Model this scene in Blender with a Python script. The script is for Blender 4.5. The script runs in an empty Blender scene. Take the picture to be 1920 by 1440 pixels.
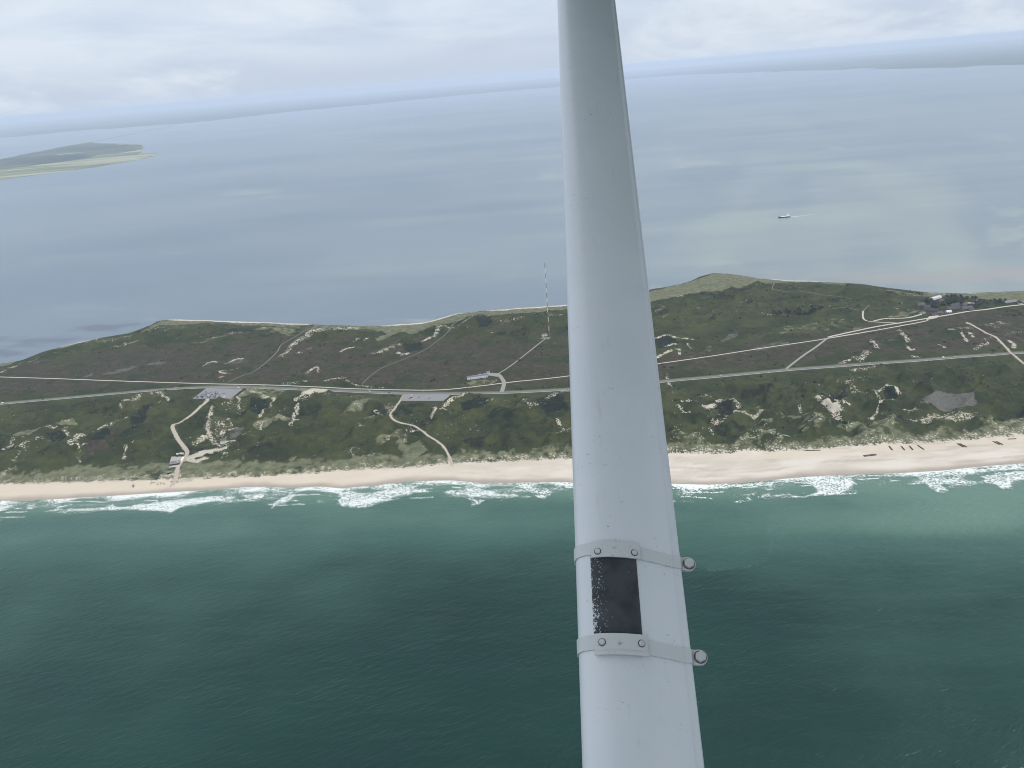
import bpy, bmesh, math, random
import numpy as np
from mathutils import Vector, Matrix

sc = bpy.context.scene
random.seed(4); rng = np.random.default_rng(4)

# ------------------------------------------------------------------ camera
F = 1442.0            # focal length in pixels of the 1920 px wide photograph
CAMZ = 640.0          # altitude of the aircraft, metres
HL, HR = 222.0, 60.0  # where the horizon meets the left and right edge
ROLL = math.atan((HL - HR) / 1920.0)
PITCH = math.atan((720 - (HL + HR) / 2) * math.cos(ROLL) / F)
CM = Matrix.Rotation(math.pi / 2 - PITCH, 3, 'X') @ Matrix.Rotation(-ROLL, 3, 'Z')
cam_d = bpy.data.cameras.new('camera'); cam = bpy.data.objects.new('camera', cam_d)
sc.collection.objects.link(cam); sc.camera = cam
cam.matrix_world = Matrix.Translation((0, 0, CAMZ)) @ CM.to_4x4()
cam_d.sensor_width = 36.0; cam_d.lens = 36.0 * F / 1920.0
cam_d.clip_start = 0.05; cam_d.clip_end = 300000.0

# ------------------------------------------------------------------ sky, sun, exposure
SUN_AZ, SUN_EL = math.radians(110), math.radians(52)     # azimuth: from +Y (view) to the right
sdir = Vector((math.sin(SUN_AZ) * math.cos(SUN_EL), math.cos(SUN_AZ) * math.cos(SUN_EL), math.sin(SUN_EL)))
w = bpy.data.worlds.new('World'); sc.world = w; w.use_nodes = True
nt = w.node_tree; nt.nodes.clear()
def wn(t, **k):
    n = nt.nodes.new(t)
    for a, b in k.items(): setattr(n, a, b)
    return n
out = wn('ShaderNodeOutputWorld'); bg = wn('ShaderNodeBackground'); nt.links.new(bg.outputs[0], out.inputs[0])
bg.inputs[1].default_value = 0.10
sky = wn('ShaderNodeTexSky', sky_type='NISHITA'); sky.sun_disc = False
sky.sun_elevation = SUN_EL; sky.sun_rotation = SUN_AZ; sky.altitude = 600; sky.dust_density = 1.5
tc = wn('ShaderNodeTexCoord'); sep = wn('ShaderNodeSeparateXYZ'); nt.links.new(tc.outputs['Generated'], sep.inputs[0])
zc = wn('ShaderNodeMath', operation='MAXIMUM'); nt.links.new(sep.outputs[2], zc.inputs[0]); zc.inputs[1].default_value = 0.0
za = wn('ShaderNodeMath', operation='ADD'); nt.links.new(zc.outputs[0], za.inputs[0]); za.inputs[1].default_value = 0.16
cx = wn('ShaderNodeMath', operation='DIVIDE'); cy = wn('ShaderNodeMath', operation='DIVIDE')
for c, i in ((cx, 0), (cy, 1)):
    nt.links.new(sep.outputs[i], c.inputs[0]); nt.links.new(za.outputs[0], c.inputs[1])
comb = wn('ShaderNodeCombineXYZ'); nt.links.new(cx.outputs[0], comb.inputs[0]); nt.links.new(cy.outputs[0], comb.inputs[1])
n1 = wn('ShaderNodeTexNoise'); n1.inputs['Scale'].default_value = 0.8; n1.inputs['Detail'].default_value = 7; n1.inputs['Roughness'].default_value = 0.55
n1.inputs['Distortion'].default_value = 0.6
nt.links.new(comb.outputs[0], n1.inputs['Vector'])
# smaller puffs of the lower cloud, seen nearly side on
pmap = wn('ShaderNodeMapping'); nt.links.new(tc.outputs['Generated'], pmap.inputs[0]); pmap.inputs['Scale'].default_value = (3.4, 3.4, 9.0); pmap.inputs['Location'].default_value = (0.35, 0.1, 0.2)
n2 = wn('ShaderNodeTexNoise'); n2.inputs['Scale'].default_value = 1.0; n2.inputs['Detail'].default_value = 8; n2.inputs['Roughness'].default_value = 0.6; n2.inputs['Distortion'].default_value = 0.4
nt.links.new(pmap.outputs[0], n2.inputs['Vector'])
# colour of the cloud sheet: white-grey with softly darker and brighter banks
cr = wn('ShaderNodeValToRGB'); nt.links.new(n1.outputs[0], cr.inputs[0])
cr.color_ramp.elements[0].position = 0.37; cr.color_ramp.elements[0].color = (0.585, 0.68, 0.82, 1)
cr.color_ramp.elements[1].position = 0.62; cr.color_ramp.elements[1].color = (0.755, 0.83, 0.93, 1)
# the blue-grey of distant cloud near the horizon
hz = wn('ShaderNodeMapRange'); nt.links.new(zc.outputs[0], hz.inputs[0])
hz.inputs[1].default_value = 0.0; hz.inputs[2].default_value = 0.075; hz.interpolation_type = 'SMOOTHSTEP'
mh = wn('ShaderNodeMix', data_type='RGBA'); nt.links.new(hz.outputs[0], mh.inputs['Factor'])
mh.inputs['A'].default_value = (0.575, 0.655, 0.785, 1); nt.links.new(cr.outputs[0], mh.inputs['B'])
pf = wn('ShaderNodeMapRange'); nt.links.new(n2.outputs[0], pf.inputs[0]); pf.inputs[1].default_value = 0.50; pf.inputs[2].default_value = 0.66; pf.inputs[4].default_value = 0.8; pf.interpolation_type = 'SMOOTHSTEP'
mp_ = wn('ShaderNodeMix', data_type='RGBA'); nt.links.new(pf.outputs[0], mp_.inputs['Factor']); nt.links.new(mh.outputs['Result'], mp_.inputs['A']); mp_.inputs['B'].default_value = (0.80, 0.865, 0.94, 1)
sc10 = wn('ShaderNodeVectorMath', operation='SCALE'); nt.links.new(mp_.outputs['Result'], sc10.inputs[0]); sc10.inputs['Scale'].default_value = 10.0
mixs = wn('ShaderNodeMix', data_type='RGBA'); mixs.inputs['Factor'].default_value = 0.96
nt.links.new(sky.outputs[0], mixs.inputs['A']); nt.links.new(sc10.outputs[0], mixs.inputs['B'])
nt.links.new(mixs.outputs['Result'], bg.inputs[0])

sun_d = bpy.data.lights.new('sun', 'SUN'); sun_d.energy = 3.7; sun_d.angle = math.radians(3.0); sun_d.color = (1.0, 0.955, 0.89)
sun = bpy.data.objects.new('sun', sun_d); sc.collection.objects.link(sun)
sun.rotation_euler = sdir.to_track_quat('Z', 'Y').to_euler(); sun.location = (0, 0, 900)
sc.view_settings.view_transform = 'Standard'; sc.view_settings.look = 'None'
sc.view_settings.exposure = 0.0; sc.view_settings.gamma = 1.0; sc.view_settings.use_curve_mapping = False
sc.cycles.use_denoising = True; sc.cycles.filter_width = 1.0
sc.cycles.max_bounces = 6; sc.cycles.volume_bounces = 2; sc.cycles.diffuse_bounces = 2; sc.cycles.glossy_bounces = 3

# ------------------------------------------------------------------ helpers
CMn = np.array(CM)
def P(x, y, z=0.0):
    """point of the ground at height z seen at pixel (x, y) of the photograph"""
    d = CMn @ np.array([(x - 960) / F, -(y - 720) / F, -1.0]); t = (z - CAMZ) / d[2]
    return (d[0] * t, d[1] * t)
def PL(pts, z=0.0): return np.array([P(x, y, z) for x, y in pts])

_perm = np.random.default_rng(11).permutation(256); _perm = np.concatenate([_perm, _perm])
_ang = np.random.default_rng(12).uniform(0, 2 * math.pi, 256); _gx, _gy = np.cos(_ang), np.sin(_ang)
def pn(x, y, seed=0):
    """2D gradient noise, about -0.7..0.7"""
    x = np.asarray(x, float) + seed * 17.31; y = np.asarray(y, float) + seed * 7.77
    xi = np.floor(x).astype(int); yi = np.floor(y).astype(int); xf = x - xi; yf = y - yi
    u = xf * xf * xf * (xf * (xf * 6 - 15) + 10); v = yf * yf * yf * (yf * (yf * 6 - 15) + 10)
    def g(a, b, fx, fy):
        h = _perm[(_perm[a & 255] + b) & 255]; return _gx[h] * fx + _gy[h] * fy
    n00 = g(xi, yi, xf, yf); n10 = g(xi + 1, yi, xf - 1, yf); n01 = g(xi, yi + 1, xf, yf - 1); n11 = g(xi + 1, yi + 1, xf - 1, yf - 1)
    a = n00 + u * (n10 - n00); b = n01 + u * (n11 - n01)
    return a + v * (b - a)
def fbm(x, y, o=4, seed=0, gain=0.5):
    s = 0; a = 1.0; f = 1.0
    for i in range(o): s = s + a * pn(x * f, y * f, seed + i * 3); a *= gain; f *= 2.03
    return s
def sm(a, b, x):
    t = np.clip((x - a) / (b - a), 0, 1); return t * t * (3 - 2 * t)
def dist_poly(X, Y, pts):
    """distance to a polyline; also the parameter 0..1 along it"""
    D = np.full(X.shape, 1e9); T = np.zeros(X.shape); n = len(pts) - 1
    for i in range(n):
        a, b = pts[i], pts[i + 1]; d = b - a; L = max(d @ d, 1e-9)
        t = np.clip(((X - a[0]) * d[0] + (Y - a[1]) * d[1]) / L, 0, 1)
        dd = np.hypot(X - a[0] - t * d[0], Y - a[1] - t * d[1])
        m = dd < D; D = np.where(m, dd, D); T = np.where(m, (i + t) / n, T)
    return D, T
def inside(X, Y, poly):
    r = np.zeros(X.shape, bool); n = len(poly)
    for i in range(n):
        x1, y1 = poly[i]; x2, y2 = poly[(i + 1) % n]
        if y1 == y2: continue
        c = ((y1 > Y) != (y2 > Y)) & (X < (x2 - x1) * (Y - y1) / (y2 - y1) + x1); r ^= c
    return r

COL = sc.collection
def mesh_np(name, verts, quads, mats=(), smooth=True, attrs=None):
    me = bpy.data.meshes.new(name); nv, nf = len(verts), len(quads); k = quads.shape[1]
    me.vertices.add(nv); me.vertices.foreach_set('co', np.asarray(verts, np.float32).ravel())
    me.loops.add(nf * k); me.loops.foreach_set('vertex_index', np.asarray(quads, np.int32).ravel())
    me.polygons.add(nf); me.polygons.foreach_set('loop_start', np.arange(0, nf * k, k, dtype=np.int32))
    me.polygons.foreach_set('loop_total', np.full(nf, k, np.int32))
    if smooth: me.polygons.foreach_set('use_smooth', np.ones(nf, bool))
    for a, v in (attrs or {}).items():
        at = me.attributes.new(a, 'FLOAT', 'POINT'); at.data.foreach_set('value', np.asarray(v, np.float32).ravel())
    me.update(calc_edges=True)
    for m in mats: me.materials.append(m)
    return me
def link(name, me, parent=None, loc=None):
    o = bpy.data.objects.new(name, me); COL.objects.link(o)
    if parent is not None: o.parent = parent
    if loc is not None: o.location = loc
    return o
def tag(o, label=None, cat=None, group=None, kind=None):
    if label: o['label'] = label
    if cat: o['category'] = cat
    if group: o['group'] = group
    if kind: o['kind'] = kind
    return o
def thing(name, label, cat, loc=(0, 0, 0), rz=0.0, group=None):
    o = link(name, None); o.location = loc; o.rotation_euler = (0, 0, rz)
    return tag(o, label, cat, group)
def structure(o): o['kind'] = 'structure'; return o
class MB:
    """collects simple shapes into one mesh, with a material index per face"""
    def __init__(s): s.v = []; s.f = []; s.m = []
    def add(s, vs, fs, mi=0):
        b = len(s.v); s.v += [tuple(v) for v in vs]; s.f += [tuple(b + i for i in f) for f in fs]; s.m += [mi] * len(fs); return s
    def box(s, c, d, mi=0, rz=0.0, taper=1.0):
        x, y, z = d[0] / 2, d[1] / 2, d[2] / 2; vs = []
        for sz in (-1, 1):
            k = taper if sz > 0 else 1.0
            for sx, sy in ((-1, -1), (1, -1), (1, 1), (-1, 1)):
                px, py = sx * x * k, sy * y * k
                vs.append((c[0] + px * math.cos(rz) - py * math.sin(rz), c[1] + px * math.sin(rz) + py * math.cos(rz), c[2] + sz * z))
        return s.add(vs, [(0, 3, 2, 1), (4, 5, 6, 7), (0, 1, 5, 4), (1, 2, 6, 5), (2, 3, 7, 6), (3, 0, 4, 7)], mi)
    def tube(s, a, b, r0, r1=None, n=6, mi=0):
        a, b = Vector(a), Vector(b); r1 = r0 if r1 is None else r1; q = (b - a).to_track_quat('Z', 'Y')
        vs = [a + q @ Vector((r0 * math.cos(t), r0 * math.sin(t), 0)) for t in [2 * math.pi * i / n for i in range(n)]]
        vs += [b + q @ Vector((r1 * math.cos(t), r1 * math.sin(t), 0)) for t in [2 * math.pi * i / n for i in range(n)]]
        fs = [(i, (i + 1) % n, n + (i + 1) % n, n + i) for i in range(n)] + [tuple(range(n - 1, -1, -1)), tuple(range(n, 2 * n))]
        return s.add(vs, fs, mi)
    def prism(s, L, W, z0, h, mi=0, over=0.0, hip=0.0):
        """pitched roof along x, optionally hipped"""
        l, ww = L / 2 + over, W / 2 + over
        vs = [(-l, -ww, z0), (l, -ww, z0), (l, ww, z0), (-l, ww, z0), (-l + hip, 0, z0 + h), (l - hip, 0, z0 + h)]
        return s.add(vs, [(0, 1, 5, 4), (2, 3, 4, 5), (0, 4, 3), (1, 2, 5), (0, 3, 2, 1)], mi)
    def mesh(s, name, mats, smooth=False):
        me = bpy.data.meshes.new(name); me.from_pydata(s.v, [], s.f)
        for m in (mats if isinstance(mats, (list, tuple)) else [mats]): me.materials.append(m)
        me.polygons.foreach_set('material_index', s.m)
        if smooth: me.polygons.foreach_set('use_smooth', [True] * len(s.f))
        me.update(); return me
    def obj(s, name, mats, parent=None, smooth=False): return link(name, s.mesh(name, mats, smooth), parent)

# ------------------------------------------------------------------ materials
class MT:
    def __init__(s, name):
        s.m = bpy.data.materials.new(name); s.m.use_nodes = True; s.t = s.m.node_tree; s.t.nodes.clear()
        s.out = s.t.nodes.new('ShaderNodeOutputMaterial'); s.b = s.t.nodes.new('ShaderNodeBsdfPrincipled')
        s.t.links.new(s.b.outputs[0], s.out.inputs[0]); s._pos = None
    def put(s, sock, v):
        if isinstance(v, bpy.types.NodeSocket): s.t.links.new(v, sock)
        elif isinstance(v, (tuple, list)) and len(v) == 3 and sock.type == 'RGBA': sock.default_value = (*v, 1)
        else: sock.default_value = v
    def node(s, t, **k):
        n = s.t.nodes.new(t)
        for a, b in k.items(): setattr(n, a, b)
        return n
    def pos(s):
        if s._pos is None: s._pos = s.node('ShaderNodeNewGeometry').outputs['Position']
        return s._pos
    def objco(s): return s.node('ShaderNodeTexCoord').outputs['Object']
    def noise(s, size, detail=3, rough=0.5, stretch=(1, 1, 1), rot=0.0, off=(0, 0, 0), vec=None, dist=0.0):
        mp = s.node('ShaderNodeMapping'); s.put(mp.inputs[0], vec or s.pos())
        # rotate first, then scale
        m2 = s.node('ShaderNodeMapping'); s.put(m2.inputs[0], mp.outputs[0])
        mp.inputs['Rotation'].default_value = (0, 0, rot); mp.inputs['Location'].default_value = off
        m2.inputs['Scale'].default_value = tuple(1.0 / (size * q) for q in stretch)
        n = s.node('ShaderNodeTexNoise'); s.put(n.inputs['Vector'], m2.outputs[0]); n.inputs['Scale'].default_value = 1.0
        n.inputs['Detail'].default_value = detail; n.inputs['Roughness'].default_value = rough; n.inputs['Distortion'].default_value = dist
        return n.outputs[0]
    def attr(s, a):
        n = s.node('ShaderNodeAttribute'); n.attribute_name = a; return n.outputs['Fac']
    def ma(s, op, a, b=0.0, c=0.0):
        n = s.node('ShaderNodeMath', operation=op)
        for i, v in enumerate((a, b, c)): s.put(n.inputs[i], v)
        return n.outputs[0]
    def ramp(s, x, a, b, lo=0.0, hi=1.0):
        n = s.node('ShaderNodeMapRange'); n.interpolation_type = 'SMOOTHSTEP'
        for i, v in enumerate((x, a, b, lo, hi)): s.put(n.inputs[i], v)
        return n.outputs[0]
    def mix(s, f, a, b):
        n = s.node('ShaderNodeMix', data_type='RGBA'); s.put(n.inputs['Factor'], f); s.put(n.inputs['A'], a); s.put(n.inputs['B'], b)
        return n.outputs['Result']
    def bump(s, h, strength, dist):
        n = s.node('ShaderNodeBump'); s.put(n.inputs['Height'], h); s.put(n.inputs['Strength'], strength); n.inputs['Distance'].default_value = dist
        return n.outputs[0]
    def set(s, **k):
        for a, v in k.items(): s.put(s.b.inputs[a.replace('_', ' ')], v)
        return s.m
def paint(name, col, rough=0.6, var=0.15, size=1.5, spec=0.3, metal=0.0):
    m = MT(name); n = m.noise(size, 4, 0.6, vec=m.objco())
    a = tuple(c * (1 - var) for c in col); b = tuple(min(1, c * (1 + var)) for c in col)
    return m.set(Base_Color=m.mix(n, a, b), Roughness=rough, Specular_IOR_Level=spec, Metallic=metal)

def ground_material():
    m = MT('dune_ground')
    n60 = m.noise(70, 4, 0.55); n14 = m.noise(15, 4, 0.6); n5 = m.noise(3.3, 3, 0.65); n180 = m.noise(210, 3, 0.5, off=(900, 40, 0))
    g = m.mix(m.ramp(n60, 0.34, 0.66), (0.026, 0.036, 0.016), (0.052, 0.060, 0.023))
    g = m.mix(m.ramp(n14, 0.38, 0.72, 0, 0.75), g, (0.016, 0.024, 0.015))
    g = m.mix(m.ramp(m.ma('ADD', m.ma('MULTIPLY', n180, 0.6), m.ma('MULTIPLY', n14, 0.4)), 0.5, 0.66, 0, 0.7), g, (0.062, 0.066, 0.028))
    hcol = m.mix(m.ramp(n14, 0.3, 0.7), (0.029, 0.026, 0.019), (0.060, 0.051, 0.038))
    hcol = m.mix(m.ramp(n60, 0.5, 0.7, 0, 0.6), hcol, (0.040, 0.042, 0.024))
    h = m.ramp(m.ma('ADD', m.attr('heath'), m.ma('ADD', m.ma('MULTIPLY', m.ma('SUBTRACT', n60, 0.5), 1.5), m.ma('MULTIPLY', m.ma('SUBTRACT', n14, 0.5), 0.9))), 0.38, 0.68)
    c = m.mix(h, g, hcol)
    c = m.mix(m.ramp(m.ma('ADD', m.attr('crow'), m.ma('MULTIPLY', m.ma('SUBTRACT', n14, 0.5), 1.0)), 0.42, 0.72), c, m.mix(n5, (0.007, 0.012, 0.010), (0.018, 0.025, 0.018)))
    gcol = m.mix(m.ramp(n5, 0.3, 0.7), (0.085, 0.085, 0.082), (0.125, 0.120, 0.105))
    c = m.mix(m.ramp(m.ma('ADD', m.attr('grey'), m.ma('MULTIPLY', m.ma('SUBTRACT', n14, 0.5), 0.9)), 0.4, 0.7), c, gcol)
    pcol = m.mix(m.ramp(n14, 0.3, 0.7), (0.086, 0.097, 0.056), (0.156, 0.160, 0.098))
    p = m.ramp(m.ma('ADD', m.attr('pale'), m.ma('ADD', m.ma('MULTIPLY', m.ma('SUBTRACT', n14, 0.5), 1.2), m.ma('MULTIPLY', m.ma('SUBTRACT', n60, 0.5), 0.6))), 0.40, 0.68)
    c = m.mix(p, c, pcol)
    # bare sand, broken up by tussocks where the cover is thin
    brk = m.ma('ADD', m.ma('MULTIPLY', m.ma('SUBTRACT', n5, 0.5), 2.7), m.ma('MULTIPLY', m.ma('SUBTRACT', n14, 0.5), 1.3))
    sf = m.ramp(m.ma('ADD', m.attr('sand'), brk), 0.60, 0.78)
    sf = m.ma('MAXIMUM', sf, m.ramp(m.attr('sand'), 0.93, 1.0))
    scol = m.mix(m.ramp(m.noise(40, 4, 0.6, stretch=(2.5, 1, 1)), 0.35, 0.65), (0.44, 0.395, 0.335), (0.53, 0.485, 0.43))
    scol = m.mix(m.ma('MULTIPLY', m.attr('warm'), 0.8), scol, (0.50, 0.435, 0.345))
    scol = m.mix(m.attr('wet'), scol, (0.30, 0.258, 0.218))
    scol = m.mix(m.attr('inland'), scol, m.mix(n14, (0.30, 0.275, 0.220), (0.48, 0.44, 0.37)))
    c = m.mix(sf, c, scol)
    bh = m.ma('ADD', m.ma('MULTIPLY', n5, 0.7), m.ma('MULTIPLY', n14, 1.8))
    veg = m.ma('SUBTRACT', 1.0, m.ma('MULTIPLY', sf, 0.9))
    return m.set(Base_Color=c, Roughness=0.95, Specular_IOR_Level=0.1, Normal=m.bump(bh, m.ma('MULTIPLY', veg, 1.0), 2.6))

def sea_material():
    m = MT('sea_water')
    big = m.noise(260, 3, 0.5, stretch=(1.6, 1, 1)); mid = m.noise(90, 3, 0.55, stretch=(2.2, 1, 1), rot=0.2)
    sh = m.ma('ADD', m.attr('shallow'), m.ma('MULTIPLY', m.ma('SUBTRACT', mid, 0.5), 0.10))
    c = m.mix(m.ramp(big, 0.3, 0.7), (0.0008, 0.0205, 0.0168), (0.0035, 0.0305, 0.0240))
    c = m.mix(m.ramp(sh, 0.0, 0.5), c, (0.030, 0.082, 0.066))
    c = m.mix(m.ramp(sh, 0.45, 1.0), c, (0.092, 0.168, 0.130))
    c = m.mix(m.attr('plume'), c, (0.026, 0.074, 0.056))
    w1 = m.noise(9, 3, 0.55, stretch=(1.9, 0.8, 1), rot=-0.35); w2 = m.noise(3.2, 2, 0.55, stretch=(1.8, 0.8, 1), rot=-0.6)
    w3 = m.noise(46, 2, 0.5, stretch=(2.6, 0.8, 1), rot=0.12); w4 = m.noise(120, 2, 0.5, stretch=(1.4, 1, 1))
    h = m.ma('ADD', m.ma('ADD', m.ma('MULTIPLY', w1, 1.3), m.ma('MULTIPLY', w2, 0.45)), m.ma('MULTIPLY', w3, 2.6))
    st = m.ramp(w4, 0.3, 0.7, 0.55, 1.0)
    return m.set(Base_Color=c, Roughness=0.30, IOR=1.333, Specular_IOR_Level=0.26, Normal=m.bump(h, st, 2.1))

def lagoon_material():
    m = MT('lagoon_water')
    b1 = m.noise(1900, 4, 0.5, stretch=(1.7, 1, 1)); b2 = m.noise(520, 5, 0.58, stretch=(3.2, 0.8, 1), rot=0.12)
    c = m.mix(m.ramp(b1, 0.3, 0.7), (0.098, 0.138, 0.188), (0.152, 0.192, 0.222))
    t = m.ma('ADD', m.attr('pale_water'), m.ma('MULTIPLY', m.ma('SUBTRACT', b2, 0.5), 1.3))
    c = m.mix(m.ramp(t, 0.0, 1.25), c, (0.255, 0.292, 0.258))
    c = m.mix(m.ramp(m.ma('ADD', m.attr('mud'), m.ma('MULTIPLY', m.ma('SUBTRACT', m.noise(60, 4, 0.6, stretch=(3, 1, 1)), 0.5), 0.7)), 0.25, 0.9), c, (0.235, 0.232, 0.222))
    c = m.mix(m.ramp(m.ma('ADD', m.attr('deep'), m.ma('MULTIPLY', m.ma('SUBTRACT', m.noise(80, 4, 0.6, stretch=(2, 1, 1)), 0.5), 0.6)), 0.3, 0.7), c, (0.085, 0.105, 0.140))
    w1 = m.noise(14, 3, 0.55, stretch=(1.8, 0.8, 1), rot=-0.3)
    return m.set(Base_Color=c, Roughness=0.34, IOR=1.333, Normal=m.bump(w1, 0.5, 0.6))

def foam_material():
    m = MT('foam'); t = m.ma('ADD', m.attr('thick'), m.ma('MULTIPLY', m.ma('SUBTRACT', m.noise(2.2, 3, 0.6), 0.5), 0.5))
    return m.set(Base_Color=m.mix(m.ramp(t, 0.05, 0.85), (0.17, 0.24, 0.205), (0.62, 0.65, 0.64)), Roughness=0.85, Specular_IOR_Level=0.2)
M = dict(
    ground=ground_material(), sea=sea_material(), lagoon=lagoon_material(),
    foam=foam_material(), wake=paint('wake_foam', (0.62, 0.65, 0.65), 0.9, 0.08, 4), asphalt=paint('asphalt', (0.150, 0.155, 0.150), 0.9, 0.14, 9),
    verge=paint('road_verge', (0.085, 0.090, 0.066), 0.95, 0.28, 8), gravel=paint('gravel_track', (0.42, 0.395, 0.335), 0.95, 0.15, 10),
    boardwalk=paint('sandy_path', (0.37, 0.325, 0.262), 0.95, 0.16, 7), trail=paint('worn_trail', (0.155, 0.150, 0.112), 0.95, 0.25, 9),
    parking=paint('parking_paving', (0.205, 0.205, 0.210), 0.9, 0.12, 6), yard=paint('yard_paving', (0.24, 0.235, 0.215), 0.9, 0.15, 8),
    whitewall=paint('white_render', (0.74, 0.73, 0.69), 0.8, 0.06, 3), brick=paint('brick_wall', (0.22, 0.13, 0.10), 0.85, 0.2, 0.8),
    glass=paint('dark_glass', (0.02, 0.025, 0.03), 0.15, 0.1, 1, 0.5), bluerf=paint('blue_grey_roof', (0.115, 0.135, 0.175), 0.6, 0.15, 3),
    thatch=paint('weathered_thatch', (0.092, 0.080, 0.078), 0.95, 0.25, 2), slate=paint('slate_roof', (0.060, 0.063, 0.076), 0.85, 0.2, 2, 0.15),
    greyroof=paint('grey_felt_roof', (0.17, 0.175, 0.185), 0.8, 0.15, 2), paleroof=paint('pale_metal_roof', (0.42, 0.46, 0.52), 0.5, 0.1, 4),
    wood=paint('dark_timber', (0.062, 0.045, 0.034), 0.9, 0.3, 0.7), deck=paint('grey_decking', (0.33, 0.30, 0.265), 0.85, 0.15, 1),
    canvas=paint('white_canvas', (0.80, 0.79, 0.75), 0.8, 0.05, 1), wicker=paint('pale_wicker', (0.62, 0.57, 0.47), 0.85, 0.15, 0.5),
    red=paint('signal_red', (0.33, 0.12, 0.095), 0.6, 0.1, 3), white=paint('signal_white', (0.80, 0.80, 0.78), 0.6, 0.05, 3),
    steel=paint('galvanised', (0.35, 0.36, 0.37), 0.5, 0.1, 1, metal=0.4), tyre=paint('rubber', (0.02, 0.02, 0.02), 0.9, 0.1, 0.3),
    hull=paint('dark_blue_hull', (0.02, 0.035, 0.07), 0.45, 0.15, 5), deckg=paint('deck_paint', (0.25, 0.30, 0.28), 0.7, 0.1, 4),
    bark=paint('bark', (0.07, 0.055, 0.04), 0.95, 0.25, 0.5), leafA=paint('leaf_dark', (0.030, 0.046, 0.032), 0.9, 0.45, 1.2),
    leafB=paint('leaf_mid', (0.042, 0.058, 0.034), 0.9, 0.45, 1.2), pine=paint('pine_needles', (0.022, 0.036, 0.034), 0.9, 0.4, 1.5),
)

# ------------------------------------------------------------------ shores of the spit (photograph pixels -> ground)
west_px = [(-700, 985), (-300, 958), (0, 941), (60, 940), (120, 937), (200, 932), (300, 926), (400, 920), (450, 916), (500, 914), (540, 917), (600, 914), (640, 918), (700, 912), (760, 905),
           (800, 903), (850, 903), (900, 907), (960, 907), (1070, 906), (1260, 909), (1330, 911), (1390, 907), (1440, 903), (1500, 897), (1600, 891), (1690, 889), (1760, 885), (1850, 876), (1920, 871), (2300, 848), (2700, 830)]
east_px = [(-330, 775), (-120, 712), (0, 682), (40, 676), (80, 660), (130, 646), (180, 635), (240, 625), (280, 611), (296, 602), (318, 599), (400, 601), (480, 604), (560, 607), (640, 610), (700, 611), (760, 608), (800, 604),
           (815, 600), (860, 587), (900, 583), (960, 579), (1060, 572), (1150, 556), (1215, 544), (1270, 534), (1295, 527), (1310, 519), (1340, 512), (1365, 513), (1420, 521), (1480, 526), (1560, 528), (1620, 533), (1660, 539),
           (1740, 548), (1800, 550), (1850, 548), (1920, 545), (2100, 545), (2400, 550)]
bt_px = [(-700, 950), (-300, 925), (0, 909), (100, 906), (200, 903), (320, 899), (400, 896), (500, 893), (640, 883), (760, 877), (850, 869), (960, 865), (1070, 859), (1260, 850), (1400, 848), (1500, 844), (1600, 837), (1700, 831), (1800, 826), (1920, 816), (2300, 795), (2700, 775)]
fd_px = [(-700, 930), (-300, 905), (0, 889), (80, 886), (200, 872), (330, 868), (440, 868), (560, 862), (640, 862), (700, 855), (850, 853), (1000, 845), (1070, 840), (1260, 834), (1400, 836), (1500, 826), (1600, 822), (1700, 815), (1850, 805), (1920, 797), (2300, 775), (2700, 755)]
def shore_fn(px, z=0.0):
    p = PL(px, z); o = np.argsort(p[:, 0]); p = p[o]
    return lambda X: np.interp(X, p[:, 0], p[:, 1])
yW, yE, yB, yF = shore_fn(west_px), shore_fn(east_px), shore_fn(bt_px, 3.0), shore_fn(fd_px, 6.0)

# ------------------------------------------------------------------ roads and paths: (points in pixels, half width m, ground height)
main_px = [(-260, 787), (-120, 770), (0, 757), (100, 748), (200, 739), (300, 730.5), (380, 726), (450, 725.5), (550, 729), (650, 733), (750, 737), (850, 737.5), (950, 735.5), (1060, 730), (1150, 723), (1240, 715), (1340, 706), (1480, 693), (1560, 687), (1640, 681), (1720, 675.5), (1800, 669), (1870, 664), (1920, 661), (2050, 653), (2250, 641)]
track_px = [(-260, 698), (-120, 703), (0, 707), (100, 710), (200, 713.7), (300, 717), (400, 720), (500, 722), (600, 726), (660, 729), (760, 731.5), (830, 731), (900, 724), (960, 716.5), (1060, 706), (1235, 682), (1330, 668.5), (1430, 653), (1552, 635), (1640, 620), (1690, 611), (1740, 602)]
lane_px = [(1552, 633), (1640, 614), (1690, 606), (1738, 598), (1775, 592), (1815, 585), (1850, 581), (1900, 574), (1990, 566)]
side_px = [(1474, 692), (1505, 668), (1530, 651), (1552, 634)]
cross_px = [(1812, 606), (1850, 627), (1870, 639), (1888, 655), (1897, 664), (1935, 697)]
acc_px = [(941, 735), (945, 719), (941, 710), (933, 702.5), (915, 703.5)]
mastp_px = [(934, 701), (955, 688), (985, 665), (1010, 645), (1022, 636)]
bp1_px = [(389, 748), (387, 758), (366, 774), (340, 793), (325, 804), (333, 825), (344, 842), (352, 852), (345, 862), (335, 876), (331, 890), (322, 908)]
bp2_px = [(757, 741), (748, 756), (741, 774), (734, 791), (744, 802), (772, 807), (790, 817), (805, 828), (830, 841), (842, 856), (847, 871)]
trail1_px = [(428, 717), (452, 706), (475, 698), (500, 680), (520, 661), (529, 648), (560, 632), (580, 616), (600, 611)]
trail2_px = [(680, 721), (690, 710), (710, 695), (730, 685), (762, 673), (790, 661), (818, 644), (840, 626), (852, 611), (872, 601)]
trail3_px = [(1560, 582), (1600, 584), (1618, 586), (1630, 574)]
trail4_px = [(1618, 586), (1619, 599), (1635, 604), (1690, 607)]
trail5_px = [(1453, 532), (1449, 545), (1475, 551), (1540, 556), (1600, 560)]
yardl_px = [(1638, 603), (1662, 598), (1700, 597), (1728, 590)]
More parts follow.
